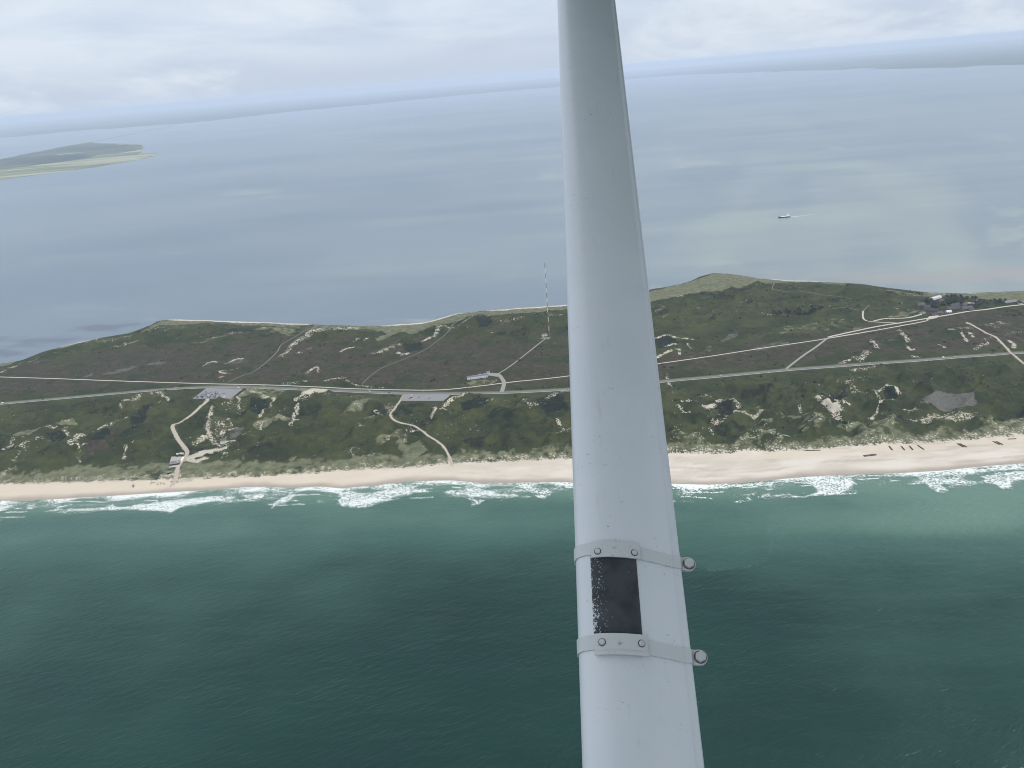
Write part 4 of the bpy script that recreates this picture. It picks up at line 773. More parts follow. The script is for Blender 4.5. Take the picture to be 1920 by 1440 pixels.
    k = len(ap); f = [(j * k + i, j * k + (i + 1) % k, (j + 1) * k + (i + 1) % k, (j + 1) * k + i) for j in range(3) for i in range(k)] + [tuple(range(k)), tuple(range(3 * k, 4 * k))]
    me = bpy.data.meshes.new('wing'); me.from_pydata(V, [], f); me.materials.append(paint('wing_paint', (0.80, 0.81, 0.82), 0.4, 0.05, 0.4))
    bm = bmesh.new(); bm.from_mesh(me); bmesh.ops.recalc_face_normals(bm, faces=bm.faces); bm.to_mesh(me); bm.free()
    link('wing', me, root)
aircraft()

# ------------------------------------------------------------------ radio mast and its hut
def radio_mast():
    x, y, z = G(1030, 630); t = thing('radio_mast', 'very tall thin red and white banded radio mast with guy wires on the heath', 'mast', (x, y, z))
    N = 15; hs = 193.0 / N; R = 0.85
    cs = [(R * math.cos(a), R * math.sin(a)) for a in (0.3, 0.3 + 2.0944, 0.3 + 4.18879)]
    for i in range(N):
        b = MB(); z0 = i * hs; k = 5; dz = hs / k
        for c in cs: b.tube((c[0], c[1], z0), (c[0], c[1], z0 + hs), 0.17, n=5)
        for j in range(k):
            for a in range(3):
                p, q = cs[a], cs[(a + 1) % 3]
                b.tube((p[0], p[1], z0 + j * dz), (q[0], q[1], z0 + (j + 1) * dz), 0.075, n=4); b.tube((p[0], p[1], z0 + j * dz), (q[0], q[1], z0 + j * dz), 0.09, n=4)
        b.obj('mast_section', M['red'] if i % 2 == 0 else M['white'], t)
    for lv in (60, 120, 180):
        for a in (0.9, 0.9 + 2.0944, 0.9 + 4.18879):
            g = MB(); d = 40 + lv * 0.42; gx_, gy_ = d * math.cos(a), d * math.sin(a); g.tube((0, 0, lv), (gx_, gy_, float(ground(x + gx_, y + gy_)) - z), 0.035, n=4); g.obj('guy_wire', M['steel'], t)
radio_mast()

def house(name, label, px, py, L, Wd, hw_, rh, rot, wall, roof, group=None, hip=0.0, win=0, doors=0, chim=False, flat=False, cat='house', sides=(1, -1), wz=1.5):
    x, y, z = G(px, py); t = thing(name, label, cat, (x, y, z - 0.3), rot, group)
    b = MB(); b.box((0, 0, hw_ / 2), (L, Wd, hw_)); wl = b.obj('wall', wall, t)
    r = MB()
    if flat: r.box((0, 0, hw_ + 0.2), (L + 0.8, Wd + 0.8, 0.4))
    else:
        r.prism(L, Wd, hw_ + 0.003, rh, over=0.5, hip=hip)
        if hip == 0:
            g = MB(); g.add([(-L / 2, -Wd / 2, hw_), (-L / 2, Wd / 2, hw_), (-L / 2, 0, hw_ + rh * 0.9)], [(0, 2, 1)]); g.add([(L / 2, -Wd / 2, hw_), (L / 2, Wd / 2, hw_), (L / 2, 0, hw_ + rh * 0.9)], [(0, 1, 2)])
    ro = r.obj('roof', roof, t)
    if chim: c = MB(); c.box((L * 0.18, 0.3, hw_ + rh), (0.9, 0.9, 1.8)); c.obj('chimney', M['brick'], ro)
    for i in range(win):
        for sd in sides:
            wx_ = -L / 2 + (i + 0.5) * L / win; q = MB(); q.box((wx_, sd * (Wd / 2 + 0.02), wz), (min(1.6, L / win * 0.55), 0.06, 1.2)); q.obj('window', M['glass'], wl)
    for i in range(doors):
        wx_ = -L / 2 + (i + 0.33) * L / max(doors, 1); q = MB(); q.box((wx_, -(Wd / 2 + 0.025), 1.15), (1.6, 0.07, 2.3)); q.obj('door', M['glass'], wl)
    return t
house('transmitter_hut', 'small white transmitter building with dark roof at the foot of the radio mast', 1021, 629.5, 13, 9, 4.2, 1.6, math.radians(14), M['whitewall'], M['greyroof'], flat=True, win=1, doors=1, cat='building')
LR = math.radians(8.5)
house('long_house', 'long white single-storey building with blue-grey roof beside the road junction', 895, 708.5, 47, 9, 6.0, 1.7, LR, M['whitewall'], M['bluerf'], win=9, doors=2, cat='building', wz=2.4)
house('shed', 'white flat-roofed garage block behind the right end of the long building', 915.5, 700.5, 7, 7, 4.6, 0, LR, M['whitewall'], M['greyroof'], flat=True, win=1, cat='shed')
house('shed', 'small white shed between garage block and long building', 908.5, 703.0, 5.5, 4, 2.8, 0.9, LR, M['whitewall'], M['paleroof'], doors=1, cat='shed')
house('shed', 'leftmost small white shed behind the long building', 900, 704.0, 6, 4, 2.8, 0.9, LR, M['whitewall'], M['paleroof'], doors=1, cat='shed')

# ------------------------------------------------------------------ village in the trees
VG = 'village houses among the trees'
vill = [(1726, 573, 24, 11, 3.4, 5.5, 0.15, 'brick', 'thatch', 'leftmost house of the village, dark thatched roof facing the heath'), (1745, 583, 34, 11, 3.2, 5.5, -0.75, 'brick', 'slate', 'long slate-roofed house running diagonally at the near edge of the village'),
        (1729, 587, 12, 8, 3.6, 3.0, 0.2, 'whitewall', 'thatch', 'small bright white house at the near left corner of the village'), (1751, 591, 16, 9, 3, 4, 0.1, 'brick', 'slate', 'low dark-roofed house beside the paved village square'),
        (1754, 560, 34, 12, 4.5, 2.2, 0.45, 'whitewall', 'paleroof', 'long pale metal-roofed hall at the back of the village'), (1765, 566, 20, 10, 3.4, 4.6, 0.2, 'brick', 'thatch', 'thatched house just right of the pale metal-roofed hall'), (1773, 563, 16, 11, 4.0, 6.0, 1.2, 'brick', 'slate', 'tall dark gabled house behind the middle of the village'),
        (1789, 575, 30, 13, 3.6, 6.0, 0.35, 'brick', 'slate', 'broad blue-grey roofed house in the middle of the village'), (1800, 580, 26, 12, 3.6, 5.5, -0.2, 'brick', 'slate', 'blue-grey roofed house in front of the broad middle house'), (1812, 580, 32, 12, 3.4, 6.0, 0.1, 'brick', 'thatch', 'large thatched house at the near right of the village'),
        (1808, 573, 22, 10, 3.4, 5, 0.5, 'brick', 'thatch', 'thatched house left of the pale camping square'), (1829, 569, 16, 12, 5.0, 6.0, 0.9, 'whitewall', 'slate', 'white-gabled dark house at the right end of the village'), (1893, 568, 30, 10, 3.2, 4.5, 0.12, 'brick', 'greyroof', 'grey-roofed farmhouse standing apart right of the village'),
        (1912, 569, 14, 9, 3.6, 4.0, 1.3, 'whitewall', 'slate', 'white-walled house at the right edge by the meadow'), (1737, 577, 18, 9, 3, 4.6, 0.1, 'brick', 'slate', 'slate-roofed house between leftmost thatched and diagonal house'), (1783, 580, 20, 10, 3.2, 5, -0.4, 'brick', 'thatch', 'thatched house in front left of the broad middle house'), (1820, 582, 16, 9, 3, 4.5, 0.3, 'brick', 'slate', 'slate-roofed house right of the large thatched house by the lane'), (1762, 588, 18, 8, 3, 3.6, 0.15, 'brick', 'thatch', 'low thatched house right of the paved village square'),
        (1778, 585, 14, 8, 3, 3.6, 0.2, 'whitewall', 'paleroof', 'low pale-roofed annex on the lane below the middle house')]
for px, py, L, Wd, hw_, rh, rot, wl, rf, lab in vill:
    house('house', lab, px, py, L, Wd, hw_, rh, rot, M[wl], M[rf], VG, hip=Wd * 0.35 if rf == 'thatch' else 0.0, win=max(2, int(L / 6)), doors=1, chim=rf != 'paleroof')

# ------------------------------------------------------------------ beach restaurant and hut
def restaurant():
    x, y, z = G(329, 870); rz = math.radians(10); t = thing('beach_restaurant', 'grey flat-roofed beach restaurant on stilts beside the sandy beach path', 'restaurant', (x, y, z), rz)
    b = MB(); b.box((0, 0, 2.0), (17, 12, 2.6)); wl = b.obj('wall', M['wood'], t)
    r = MB(); r.box((0, 0.4, 3.55), (18.4, 13.6, 0.45)); r.box((-3, 2, 4.1), (7, 5, 0.7)); rf = r.obj('roof', M['greyroof'], t)
    v = MB(); v.box((4, 2, 4.15), (1.4, 1.4, 0.8)); v.obj('roof_vent', M['canvas'], rf)
    d = MB(); d.box((0.5, -10, 0.55), (19, 7.5, 0.3)); dk = d.obj('terrace_deck', M['deck'], t)
    for i in range(6): q = MB(); q.box((-6.6 + i * 2.7, -6.03, 2.0), (2.0, 0.08, 1.7)); q.obj('window', M['glass'], wl)
    for i in range(5):
        q = MB(); q.box((-8.5 + i * 4.4, -13.4, 0.1), (0.3, 0.3, 2.6)); q.obj('stilt', M['wood'], t)
    rl = MB(); rl.box((0.5, -13.7, 1.2), (19, 0.12, 1.0)); rl.obj('glass_screen', M['canvas'], dk)
restaurant()
def screen(px, py, L, rot, lab):
    x, y, z = G(px, py); t = thing('windbreak', lab, 'windbreak', (x, y, z), rot, 'white canvas screens round the restaurant')
    c = MB(); c.box((0, 0, 1.4), (L, 0.25, 2.2)); c.box((0, 0.9, 2.62), (L, 2.0, 0.12)); c.obj('canvas', M['canvas'], t)
    for i in range(4): q = MB(); q.box((-L / 2 + 0.1 + i * (L - 0.2) / 3, -0.2, 1.2), (0.14, 0.14, 2.6)); q.obj('post', M['wood'], t)
x1, y1, _ = G(338, 869); x2, y2, _ = G(346, 857)
screen(342, 863, 19, math.atan2(y2 - y1, x2 - x1), 'long white canvas screen along the beach path by the restaurant')
for px, py, lab in ((332, 849.5, 'left white canvas sail behind the restaurant roof'), (338.5, 850.5, 'middle white canvas sail behind the restaurant roof'), (342.5, 851.5, 'right white canvas sail beside the beach path')): screen(px, py, 4.5, 0.1, lab)
house('beach_hut', 'small dark wooden beach hut at the foot of the beach path', 318, 887, 8, 5.5, 2.8, 1.2, 0.1, M['wood'], M['greyroof'], flat=True, win=2, doors=1, cat='hut')

# ------------------------------------------------------------------ hooded beach chairs on the sand
def strandkorb():
    b = MB(); b.box((0, 0.05, 0.35), (1.25, 0.9, 0.7), 0); b.add([(-.62, .48, .2), (.62, .48, .2), (.62, .62, 1.1), (-.62, .62, 1.1), (-.62, .25, 1.62), (.62, .25, 1.62), (-.62, -.35, 1.55), (.62, -.35, 1.55)], [(0, 1, 2, 3), (3, 2, 5, 4), (4, 5, 7, 6)], 0)
    for s in (-.62, .62): b.add([(s, -.35, .7), (s, .48, .2), (s, .62, 1.1), (s, .25, 1.62), (s, -.35, 1.55)], [(0, 1, 2, 3, 4)], 0)
    b.box((0, -.05, .75), (1.1, .6, .1), 1); return b.mesh('beach_chair', [M['wicker'], M['canvas']])
sk = strandkorb(); r = random.Random(8)
def chairs(lst, labs, grp):
    for (px, py), lab in zip(lst, labs):
        x, y, z = G(px, py); o = link('beach_chair', sk); o.location = (x, y, z - 0.02); o.rotation_euler = (0, 0, r.uniform(-.5, .5)); o.scale = (1.5, 1.5, 1.35); tag(o, lab, 'beach chair', grp)
chairs([(337 + 3.6 * i + r.uniform(-.8, .8) + j * 0.8, 899.5 + 1.9 * j - 0.20 * i + r.uniform(-.3, .3)) for j in range(3) for i in range(7)], [f'pale hooded beach chair, {o} from left in the {w_} row right of the path foot' for w_ in ('back', 'middle', 'front') for o in ('first', 'second', 'third', 'fourth', 'fifth', 'sixth', 'last')], 'beach chairs right of the path')
chairs(sorted((282 + r.uniform(0, 24), 903.5 + r.uniform(0, 6)) for i in range(10)), [f'pale hooded beach chair, {o} from left of the loose group left of the path foot' for o in ('first', 'second', 'third', 'fourth', 'fifth', 'sixth', 'seventh', 'eighth', 'ninth', 'last')], 'beach chairs left of the path')
def windshelter(px, py, lab, cat='lifeguard stand'):
    x, y, z = G(px, py); t = thing('lifeguard_stand', lab, cat, (x, y, z - 0.1), 0.2)
    for sx in (-1.2, 1.2):
        for sy_ in (-1.2, 1.2): q = MB(); q.tube((sx * 1.4, sy_ * 1.4, 0), (sx, sy_, 3.0), 0.14, n=5); q.obj('leg', M['wood'], t)
    q = MB(); q.box((0, 0, 3.0), (3.2, 3.2, 0.2)); q.obj('platform', M['deck'], t)
    q = MB(); q.box((0, 0.5, 4.0), (2.4, 1.8, 1.8)); q.obj('cabin', M['canvas'], t); q = MB(); q.prism(2.4, 1.8, 4.9, 0.7, over=0.3); q.obj('roof', M['red'], t)
    q = MB(); q.add([(-.5, -1.7, 3), (.5, -1.7, 3), (.6, -4.2, 0), (-.6, -4.2, 0), (-.5, -1.55, 3), (.5, -1.55, 3), (.6, -4.05, 0), (-.6, -4.05, 0)], [(0, 1, 2, 3), (7, 6, 5, 4), (0, 3, 7, 4), (1, 5, 6, 2)]); q.obj('ramp', M['wood'], t)
windshelter(251, 912, 'wooden lifeguard stand with white cabin alone on the beach')
for px, py, wh in ((308, 908, 'fourth from left'), (284, 906, 'leftmost'), (333, 905, 'alone right of the path foot'), (296, 909, 'second from left'), (302, 907, 'third from left')):
    x, y, z = G(px, py); t = thing('play_frame', f'dark timber climbing frame on the sand, {wh}', 'play frame', (x, y, z), r.uniform(0, 3), 'dark timber frames on the beach')
    for s in (-1, 1):
        q = MB(); q.tube((s * 1.5, -0.9, 0), (s * 1.5, 0, 2.2), 0.16, n=5); q.tube((s * 1.5, 0.9, 0), (s * 1.5, 0, 2.2), 0.16, n=5); q.obj('a_frame', M['wood'], t)
    q = MB(); q.tube((-1.9, 0, 2.2), (1.9, 0, 2.2), 0.16, n=5); q.obj('beam', M['wood'], t); q = MB(); q.box((0, 0, 0.5), (1.4, 0.7, 0.15)); q.obj('seat', M['wood'], t)

# ------------------------------------------------------------------ old groynes: rows of timber piles on the upper beach
def groyne(p0, p1, lab, wd=2.0):
    a, b_ = G(*p0), G(*p1); t = thing('groyne', lab, 'groyne', a, 0, 'old timber groynes on the beach'); d = Vector((b_[0] - a[0], b_[1] - a[1], b_[2] - a[2])); n = max(6, int(d.length / 0.9)); u = Vector((-d.y, d.x, 0)).normalized()
    for row in (-1, 1):
        q = MB()
        for i in range(n + 1):
            c = d * (i / n) + u * row * wd * 0.3; hh_ = random.uniform(0.8, 1.4); q.tube((c.x, c.y, c.z - 0.5), (c.x + random.uniform(-.1, .1), c.y, c.z + hh_), 0.32, 0.28, n=6)
        q.obj('pile_row', M['wood'], t)['kind'] = 'stuff'
    q = MB(); c = d * 0.5; q.box((c.x, c.y, c.z + 0.55), (d.length, wd * 0.35, 0.9), 0, math.atan2(d.y, d.x)); q.obj('stone_fill', M['wood'], t)
for p0, p1, lab in (((1667, 837), (1673, 844), 'leftmost short timber groyne of the row on the upper beach'), ((1690, 837), (1696, 844), 'second short timber groyne from the left on the upper beach'), ((1705, 836.5), (1711.5, 844), 'third short timber groyne from the left on the upper beach'), ((1721, 835.5), (1732, 843), 'fourth, longer timber groyne from the left on the upper beach'),
                    ((1794.5, 832), (1806.5, 838.5), 'left timber groyne of the middle close pair'), ((1799.5, 832), (1812, 838.5), 'right timber groyne of the middle close pair'), ((1862, 828), (1874, 834), 'left timber groyne of the far right pair'), ((1868, 828), (1880, 834), 'right timber groyne of the far right pair'),
                    ((1510, 845.2), (1538, 844.6), 'long thin timber row lying along the foot of the dunes'), ((1890, 823.8), (1905, 823), 'short timber row at the dune foot near the right edge')):
    groyne(p0, p1, lab, 1.0 if 'row' in lab and 'groyne' not in lab else 2.0)
x, y, z = G(1631, 854); t = thing('timber_raft', 'low dark pile of old timbers lying on the open beach', 'timber pile', (x, y, z), 0.05)
for i in range(9):
    q = MB(); a = -10 + i * 2.3; q.tube((a, -1.6 + random.uniform(-.6, .6), 0.35), (a + random.uniform(2, 4), 1.6, 0.6 + random.uniform(0, .4)), 0.42, n=6); q.obj('timber', M['wood'], t)
for yy in (-1.6, 1.6): q = MB(); q.box((0, yy, 0.5), (22, 0.7, 1.0)); q.obj('beam', M['wood'], t)

# ------------------------------------------------------------------ cars
def car_mesh(name, col, van=False):
    b = MB(); L, Wd, hb, ht = (5.0, 1.95, 1.15, 2.2) if van else (4.4, 1.8, 0.85, 1.5)
    b.add([(-L/2, -Wd/2, .25), (L/2, -Wd/2, .25), (L/2, Wd/2, .25), (-L/2, Wd/2, .25), (-L/2, -Wd/2*.96, hb), (L/2*.97, -Wd/2*.94, hb*.88), (L/2*.97, Wd/2*.94, hb*.88), (-L/2, Wd/2*.96, hb)], [(0,3,2,1), (4,5,6,7), (0,1,5,4), (1,2,6,5), (2,3,7,6), (3,0,4,7)], 0)
    f, k = (-.48, .30) if van else (-.46, .18); w2 = Wd/2*.92; w3 = Wd/2*.76; z0 = hb*.93
    b.add([(L*f, -w2, z0), (L*k, -w2, z0), (L*k, w2, z0), (L*f, w2, z0), (L*(f+.06), -w3, ht), (L*(k-.14), -w3, ht), (L*(k-.14), w3, ht), (L*(f+.06), w3, ht)], [(0,1,5,4), (1,2,6,5), (2,3,7,6), (3,0,4,7)], 1 if not van else 0)
    b.add([(L*(f+.06), -w3, ht+.002), (L*(k-.14), -w3, ht+.002), (L*(k-.14), w3, ht+.002), (L*(f+.06), w3, ht+.002)], [(0,1,2,3)], 0)
    if van: b.add([(L*k+.01, -w2*.9, z0+.05), (L*k+.01, w2*.9, z0+.05), (L*(k-.12), w3*.9, ht-.15), (L*(k-.12), -w3*.9, ht-.15)], [(0,1,2,3)], 1)
    for sx in (-.31, .31):
        for s in (-1, 1): b.tube((L*sx, s*(Wd/2-.2), .33), (L*sx, s*(Wd/2+.02), .33), .33, n=8, mi=2)
    return b.mesh(name, [paint('car_' + name, col, 0.3, 0.04, 1, 0.5), M['glass'], M['tyre']])
CARS = {k: car_mesh('car_' + k, c) for k, c in dict(white=(.75, .75, .75), silver=(.42, .44, .46), grey=(.14, .15, .16), black=(.015, .016, .02), blue=(.03, .06, .16), red=(.30, .03, .03)).items()}
VANS = {k: car_mesh('van_' + k, c, True) for k, c in dict(white=(.78, .78, .76),).items()}
def car(x, y, z, rot, col, where, grp, van=False):
    o = link('van' if van else 'car', (VANS if van else CARS)[col]); o.location = (x, y, z); o.rotation_euler = (0, 0, rot); o.scale = (1.12,) * 3
    return tag(o, f"{col} {'van' if van else 'car'} {where}", 'van' if van else 'car', grp)
r = random.Random(21)
pa, pb, pc_, pd = [Vector(q) for q in PADW['car_park']]
axr = math.atan2((pb - pa).y, (pb - pa).x)
ORD = ['first', 'second', 'third', 'fourth', 'fifth', 'sixth', 'seventh', 'eighth', 'ninth', 'tenth', 'eleventh', 'twelfth', 'thirteenth', 'fourteenth', 'fifteenth', 'sixteenth', 'seventeenth', 'eighteenth', 'nineteenth', 'twentieth']
def park_rows(rows, zp, names, grp):
    for rn, (v, u0, u1, nC, prob) in zip(names, rows):
        cnt = -1
        for i in range(nC):
            if r.random() > prob: continue
            cnt += 1; where = f'{ORD[cnt]} from left in the {rn} row of the busy beach car park'
            u = u0 + (u1 - u0) * (i + .5) / nC; p = pa.lerp(pb, u).lerp(pd.lerp(pc_, u), v)
            col = r.choices(['white', 'silver', 'grey', 'black', 'blue', 'red'], [3, 3, 3, 5, 2, .6])[0]; car(p.x, p.y, zp, axr + math.pi / 2 * r.choice((1, -1)) + r.gauss(0, .06), col, where, grp)
CG = 'cars in the busy beach car park'
park_rows([(.40, .10, .42, 6, .75), (.52, .12, .75, 11, .6), (.66, .10, .62, 10, .6), (.80, .04, .80, 18, .85), (.90, .02, .95, 20, .55)], PADZ['car_park'] + .47, ('back', 'second', 'middle', 'fourth', 'front'), CG)
x, y, z = G(448, 728); car(x, y, PADZ['car_park'] + .47, axr, 'white', 'alone at the right end of the busy car park entrance', None, True)
pa, pb, pc_, pd = [Vector(q) for q in PADW['small_car_park']]; axr = math.atan2((pb - pa).y, (pb - pa).x)
for u, v, col, lab in ((.22, .55, 'black', 'left of the emptier car park beside another dark one'), (.19, .68, 'grey', 'at the left front of the emptier car park'), (.38, .45, 'blue', 'alone in the middle of the emptier car park'), (.62, .62, 'grey', 'at the right front of the emptier car park'), (.17, .10, 'white', 'by the road edge of the emptier car park')):
    p = pa.lerp(pb, u).lerp(pd.lerp(pc_, u), v); car(p.x, p.y, PADZ['small_car_park'] + .47, axr + r.choice((0, 1.57)), col, 'parked ' + lab, None)
mc = resample(W['main'], 5.0); md = np.gradient(mc, axis=0)
def on_road(px, lane, col, lab, van=False):
    ii = int(np.argmin([abs(q) for q in (np.array([proj_x(p[0], p[1]) for p in mc]) - px)])); p = mc[ii]; d = md[ii] / np.linalg.norm(md[ii]); nn = np.array([-d[1], d[0]]) * 1.8 * lane
    car(p[0] + nn[0], p[1] + nn[1], float(ground(p[0], p[1])) + .34, math.atan2(d[1], d[0]), col, lab, None, van)
def proj_x(x, y, z=5.0):
    c = CM.transposed() @ Vector((x, y, z - CAMZ)); return 960 + F * c.x / -c.z
for px, lane, col, lab, vn in ((5, 1, 'white', 'driving on the road at the far left edge', True), (328, 1, 'white', 'driving on the road left of the busy car park', False), (79, 1, 'black', 'driving on the road near the left edge', False), (230, 1, 'grey', 'driving on the road above the left dune ridge', False), (494, 1, 'silver', 'driving just right of the busy car park', False), (562, -1, 'blue', 'driving on the road above the bright sand dune', False),
                               (694, 1, 'white', 'driving on the road between the two car parks', False), (732, -1, 'black', 'driving just left of the emptier car park', False), (878, 1, 'grey', 'driving on the road below the long white building', False), (1351, 1, 'white', 'driving on the road just right of the strut', False), (1771, 1, 'white', 'driving first of a pair on the right stretch of road', True), (1793, 1, 'white', 'driving second of a pair on the right stretch of road', False),
                               (1860, 1, 'black', 'driving near the sandy path crossing at the right', False), (1633, 1, 'silver', 'driving on the road below the village', False), (1440, -1, 'silver', 'driving on the road left of the side road', False)):
    on_road(px, lane, col, lab, vn)
for i in range(8):
    x, y, z = G(1656 + i * 2.6, 598.6 + 0.05 * i); car(x, y, z + .1, 1.2, ('white', 'black', 'silver', 'grey', 'black', 'white', 'blue', 'silver')[i], f'{ORD[i]} from left in the short row beside the village lane', 'cars parked beside the village lane')
for i in range(9):
    x, y, z = G(1809 + (i % 5) * 3.2 + r.uniform(-.5, .5), 570.3 + 1.3 * (i // 5)); car(x, y, z + .05, r.uniform(0, 3), r.choice(('white', 'white', 'silver')), 'parked on the pale village square among dark roofs', 'vehicles on the pale village square', True if False else False)

# ------------------------------------------------------------------ ship on the lagoon
def ship():
    x, y = P(1470, 408); x2, y2 = P(1459, 409); rz = math.atan2(y2 - y, x2 - x); t = thing('ship', 'small ship with dark hull and white superstructure aft trailing a wake', 'ship', (x, y, 0), rz)
    L, B = 50.0, 10.0; st = [(-.5, .86, 4.4), (-.3, 1, 4.2), (0, 1, 4.0), (.25, .95, 4.4), (.4, .6, 5.6), (.5, .06, 6.8)]; b = MB(); V = []
    for u, w_, h in st: V += [(u * L, -B / 2 * w_, h), (u * L * .97, -B / 2 * w_ * .7, -1), (u * L * .97, B / 2 * w_ * .7, -1), (u * L, B / 2 * w_, h)]
    f = [(i * 4 + k, (i + 1) * 4 + k, (i + 1) * 4 + (k + 1) % 4, i * 4 + (k + 1) % 4) for i in range(5) for k in range(4)] + [(0, 1, 2, 3), (20, 23, 22, 21)]; b.add(V, f); b.obj('hull', M['hull'], t)
    d = MB(); d.add([(u * L * .985, s * B / 2 * w_ * .93, h + .06) for u, w_, h in st for s in (-1, 1)], [(2 * i, 2 * i + 2, 2 * i + 3, 2 * i + 1) for i in range(5)]); d.obj('deck', M['deckg'], t)
    q = MB(); q.box((-15, 0, 6.2), (15, 8.4, 4.0)); q.box((-15, 0, 9.6), (11, 7.4, 2.8)); q.box((-14, 0, 12.2), (6.5, 6.4, 2.4)); su = q.obj('superstructure', M['white'], t)
    q = MB(); q.box((-14, 0, 12.5), (6.62, 6.52, 0.9)); q.obj('bridge_windows', M['glass'], su)
    q = MB(); q.tube((-19, 0, 11), (-19.5, 0, 15.5), 1.1, 0.9, n=8); q.obj('funnel', M['white'], su)
    q = MB(); q.tube((-15.5, 0, 13.4), (-15.5, 0, 21), 0.35, 0.2, n=6); q.box((-15.5, 0, 18), (.4, 3.5, .4)); q.obj('mast', M['white'], t)
    q = MB(); q.tube((8, 0, 4), (8, 0, 13), 0.45, 0.3, n=6); q.tube((8, 0, 11), (14, 0, 14), 0.25, n=5); q.obj('crane', M['canvas'], t)
    q = MB(); q.box((3, 0, 4.8), (18, 6, 1.4)); q.obj('hatch_cover', M['white'], t)
    # wake: bends away astern
    q = MB(); n = 60; pts = []
    for i in range(n):
        a = 24 + i * 2.4; bend = -(max(0, a - 50) / 90) ** 2 * 24; ww = (4.2 + 1.5 * i / n) * (1 - .45 * i / n); pts.append((-a, bend, ww))
    for i in range(n - 1):
        if random.random() < (i / n) ** 2 * .8: continue
        (a, c, ww), (a2, c2, w2) = pts[i], pts[i + 1]; j = random.uniform(.6, 1); q.add([(a, c - ww * j, .12), (a, c + ww * j, .12), (a2, c2 + w2 * j, .12), (a2, c2 - w2 * j, .12)], [(0, 1, 2, 3)])
    o = q.obj('ship_wake', M['wake']); o.location = (x, y, 0.05); o.rotation_euler = (0, 0, rz); tag(o, 'thin white wake curving behind the ship', 'wake', kind='stuff')
ship()

# ------------------------------------------------------------------ trees
def tree_meshes(k, conifer=False):
    rr = random.Random(50 + k); h = rr.uniform(6.5, 9.5); tr = MB(); tr.tube((0, 0, -.4), (rr.uniform(-.3, .3), rr.uniform(-.3, .3), h * .55), .28, .14, n=6)
    limbs = []
    for i in range(5):
        a = rr.uniform(0, 6.28); z0 = h * rr.uniform(.22, .5); e = Vector((math.cos(a) * h * .26, math.sin(a) * h * .26, z0 + h * .22)); tr.tube((0, 0, z0), e, .12, .05, n=5); limbs.append(e)
    limbs += [Vector((rr.uniform(-1, 1), rr.uniform(-1, 1), h * q)) for q in (.62, .76, .88)]
    cr_ = MB()
    for e in limbs:
        R = h * rr.uniform(.17, .27)
        for _ in range(44):
            d = Vector((rr.gauss(0, 1), rr.gauss(0, 1), rr.gauss(0, .8))).normalized() * R * rr.uniform(.55, 1.05) ; c = e + d; s = rr.uniform(.45, .95); n_ = (d.normalized() + Vector((rr.uniform(-.6, .6),) * 3)).normalized(); q = n_.to_track_quat('Z', 'Y')
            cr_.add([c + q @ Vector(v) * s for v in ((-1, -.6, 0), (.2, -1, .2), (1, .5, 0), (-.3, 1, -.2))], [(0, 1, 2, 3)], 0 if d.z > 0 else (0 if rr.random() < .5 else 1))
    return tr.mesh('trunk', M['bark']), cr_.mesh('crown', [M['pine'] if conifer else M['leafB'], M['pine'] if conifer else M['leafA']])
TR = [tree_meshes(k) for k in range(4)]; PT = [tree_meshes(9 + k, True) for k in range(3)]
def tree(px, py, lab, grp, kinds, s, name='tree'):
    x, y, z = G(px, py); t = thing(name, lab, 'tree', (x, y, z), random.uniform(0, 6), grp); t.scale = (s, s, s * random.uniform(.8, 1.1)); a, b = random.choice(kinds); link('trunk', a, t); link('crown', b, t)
random.seed(77)
def clump(lst, grp, kinds, s0, s1, name='tree'):
    for cx_, cy_, rx, ry, n, lab in lst:
        for _ in range(n):
            a = random.uniform(0, 6.28); q = math.sqrt(random.random()); tree(cx_ + rx * q * math.cos(a), cy_ + ry * q * math.sin(a), lab, grp, kinds, random.uniform(s0, s1), name)
clump([(1745, 572, 9, 3, 11, 'dark bushy tree behind the long diagonal slate-roofed house'), (1738, 567, 8, 2, 7, 'dark bushy tree behind the leftmost thatched house'), (1783, 568, 6, 3, 9, 'dark bushy tree left of the broad middle house'), (1795, 563, 14, 5, 18, 'dark bushy tree in the dense clump behind the broad middle house'), (1800, 569, 7, 2, 7, 'dark tree between the middle house and pale square'),
       (1755, 577, 5, 3, 6, 'dark tree on the green in front of the diagonal house'), (1822, 577, 8, 2, 8, 'dark tree right of the large thatched house'), (1833, 573, 6, 3, 8, 'dark tree round the white-gabled house at the village end'), (1772, 572, 5, 3, 6, 'dark tree in front of the tall dark gabled house')], 'trees between the village roofs', TR, 1.0, 1.5)
clump([(1785, 558, 14, 2, 10, 'low dark tree right of the pale metal-roofed hall'), (1815, 561, 18, 2, 12, 'low dark tree in the belt behind the pale square'), (1850, 567, 25, 3, 12, 'low dark tree in the belt between village and farmhouse'), (1880, 566, 8, 2, 5, 'low dark tree just left of the grey-roofed farmhouse')], 'trees behind the village', TR, .75, 1.15)
clump([(1500, 583, 30, 4, 28, 'dark low pine in the main belt of the heath grove'), (1480, 590, 30, 5, 16, 'dark low pine on the near side of the heath grove'), (1530, 579, 12, 4, 18, 'dark low pine in the dense right end of the heath grove'), (1450, 588, 18, 4, 10, 'dark low pine at the thin left end of the heath grove')], 'pines in the heath grove', PT, .65, 1.1, 'pine_tree')

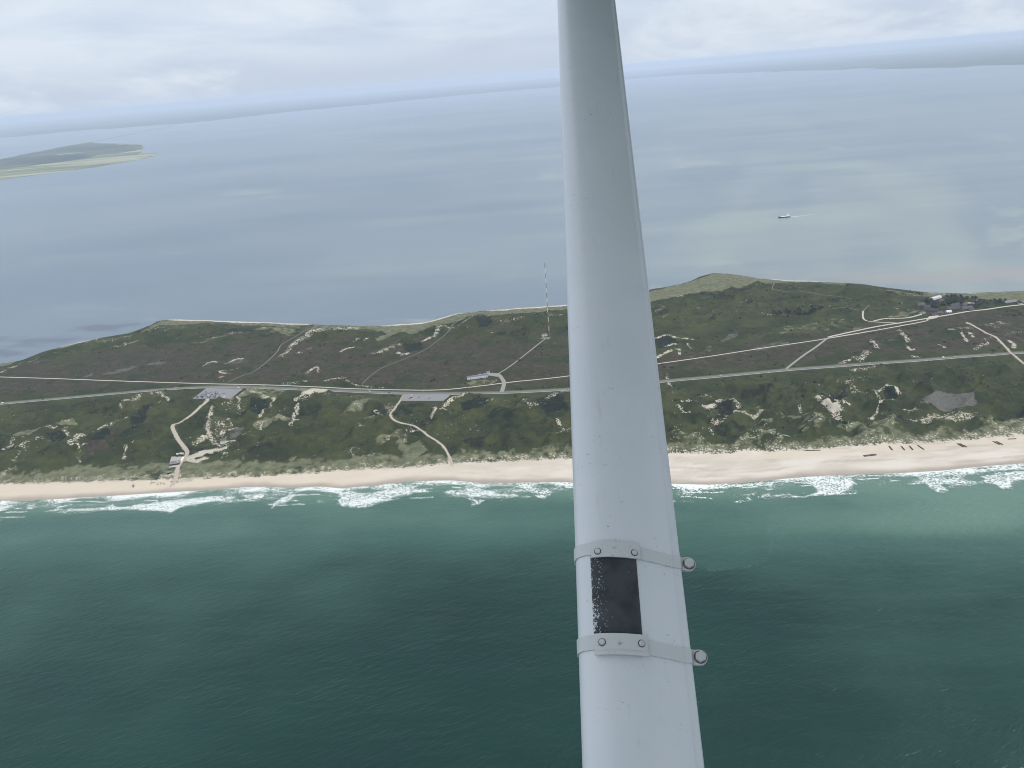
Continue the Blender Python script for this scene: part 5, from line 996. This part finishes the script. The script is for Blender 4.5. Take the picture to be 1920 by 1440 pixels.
# low shrubs on the dunes: rosehip and willow scrub nobody could count
def shrubs():
    rr = np.random.default_rng(5); n = 34000; x = rr.uniform(-1500, 1850, n); y = rr.uniform(1180, 2480, n)
    de = yE(x) - y; df = y - yF(x); d = fbm(x / 60, y / 45, 3, 300) + 0.35 * fbm(x / 16, y / 16, 2, 310)
    ix = np.clip(((x - gx[0]) / 3.2).astype(int), 0, len(gx) - 1); iy = np.clip(((y - gy[0]) / 3.6).astype(int), 0, len(gy) - 1)
    ok = (de > 25) & (df > 5) & (d > 0.20) & (TA['sand'][iy, ix] < 0.8) & (TA['pale'][iy, ix] < 0.7) & (TA['grey'][iy, ix] < 0.3)
    for pts, hw, fl in PATHS: ok &= dist_poly(x, y, pts)[0] > hw + 2.5
    for poly in PADW.values(): ok &= ~inside(x, y, poly)
    x, y = x[ok], y[ok]; z = ground(x, y); n = len(x); s = rr.uniform(0.8, 2.6, n) * (1 + 0.8 * (rr.random(n) > 0.93)); a = rr.uniform(0, 6.28, n)
    ringv = []
    for lv, (rad, hz_) in enumerate(((1.0, -0.3), (0.95, 0.45), (0.5, 0.85))):
        for k in range(6):
            t = a + k * math.pi / 3 + lv * 0.5; q = rad * s * rr.uniform(0.75, 1.25, n); ringv.append(np.stack([x + q * np.cos(t), y + q * np.sin(t), z + hz_ * s * rr.uniform(0.8, 1.2, n)], 1))
    V = np.stack(ringv, 1).reshape(-1, 3); base = (np.arange(n) * 18)[:, None]; f = []
    for lv in (0, 1):
        for k in range(6): f.append(np.array([lv * 6 + k, lv * 6 + (k + 1) % 6, (lv + 1) * 6 + (k + 1) % 6, (lv + 1) * 6 + k]))
    f.append(np.array([12, 13, 14, 15])); f.append(np.array([12, 15, 16, 17]))
    Q = (base[:, None, :] + np.array(f)[None]).reshape(-1, 4)
    m = MT('scrub'); nz = m.noise(18, 3, 0.6); mm = m.set(Base_Color=m.mix(m.ramp(nz, .3, .7), (0.018, 0.027, 0.014), (0.042, 0.050, 0.022)), Roughness=0.95, Specular_IOR_Level=0.1)
    tag(link('dune_scrub', mesh_np('dune_scrub', V, Q, [mm], False)), 'low dark green scrub scattered over the dunes', 'scrub', kind='stuff')
shrubs()

# ------------------------------------------------------------------ haze: one closed box of even air
b = MB(); b.box((0, 30000, (CAMZ + 60 - 3) / 2), (198000, 140000, CAMZ + 60 + 3)); hz_o = b.obj('haze', [])
hm = bpy.data.materials.new('haze_air'); hm.use_nodes = True; hm.node_tree.nodes.clear(); o_ = hm.node_tree.nodes.new('ShaderNodeOutputMaterial'); v_ = hm.node_tree.nodes.new('ShaderNodeVolumePrincipled')
hm.node_tree.links.new(v_.outputs[0], o_.inputs['Volume']); v_.inputs['Color'].default_value = (0.74, 0.84, 0.99, 1); v_.inputs['Density'].default_value = 3.7e-5; v_.inputs['Anisotropy'].default_value = 0.0
hz_o.data.materials.append(hm); hz_o['kind'] = 'stuff'; hz_o['label'] = 'pale blue summer haze over the sea'
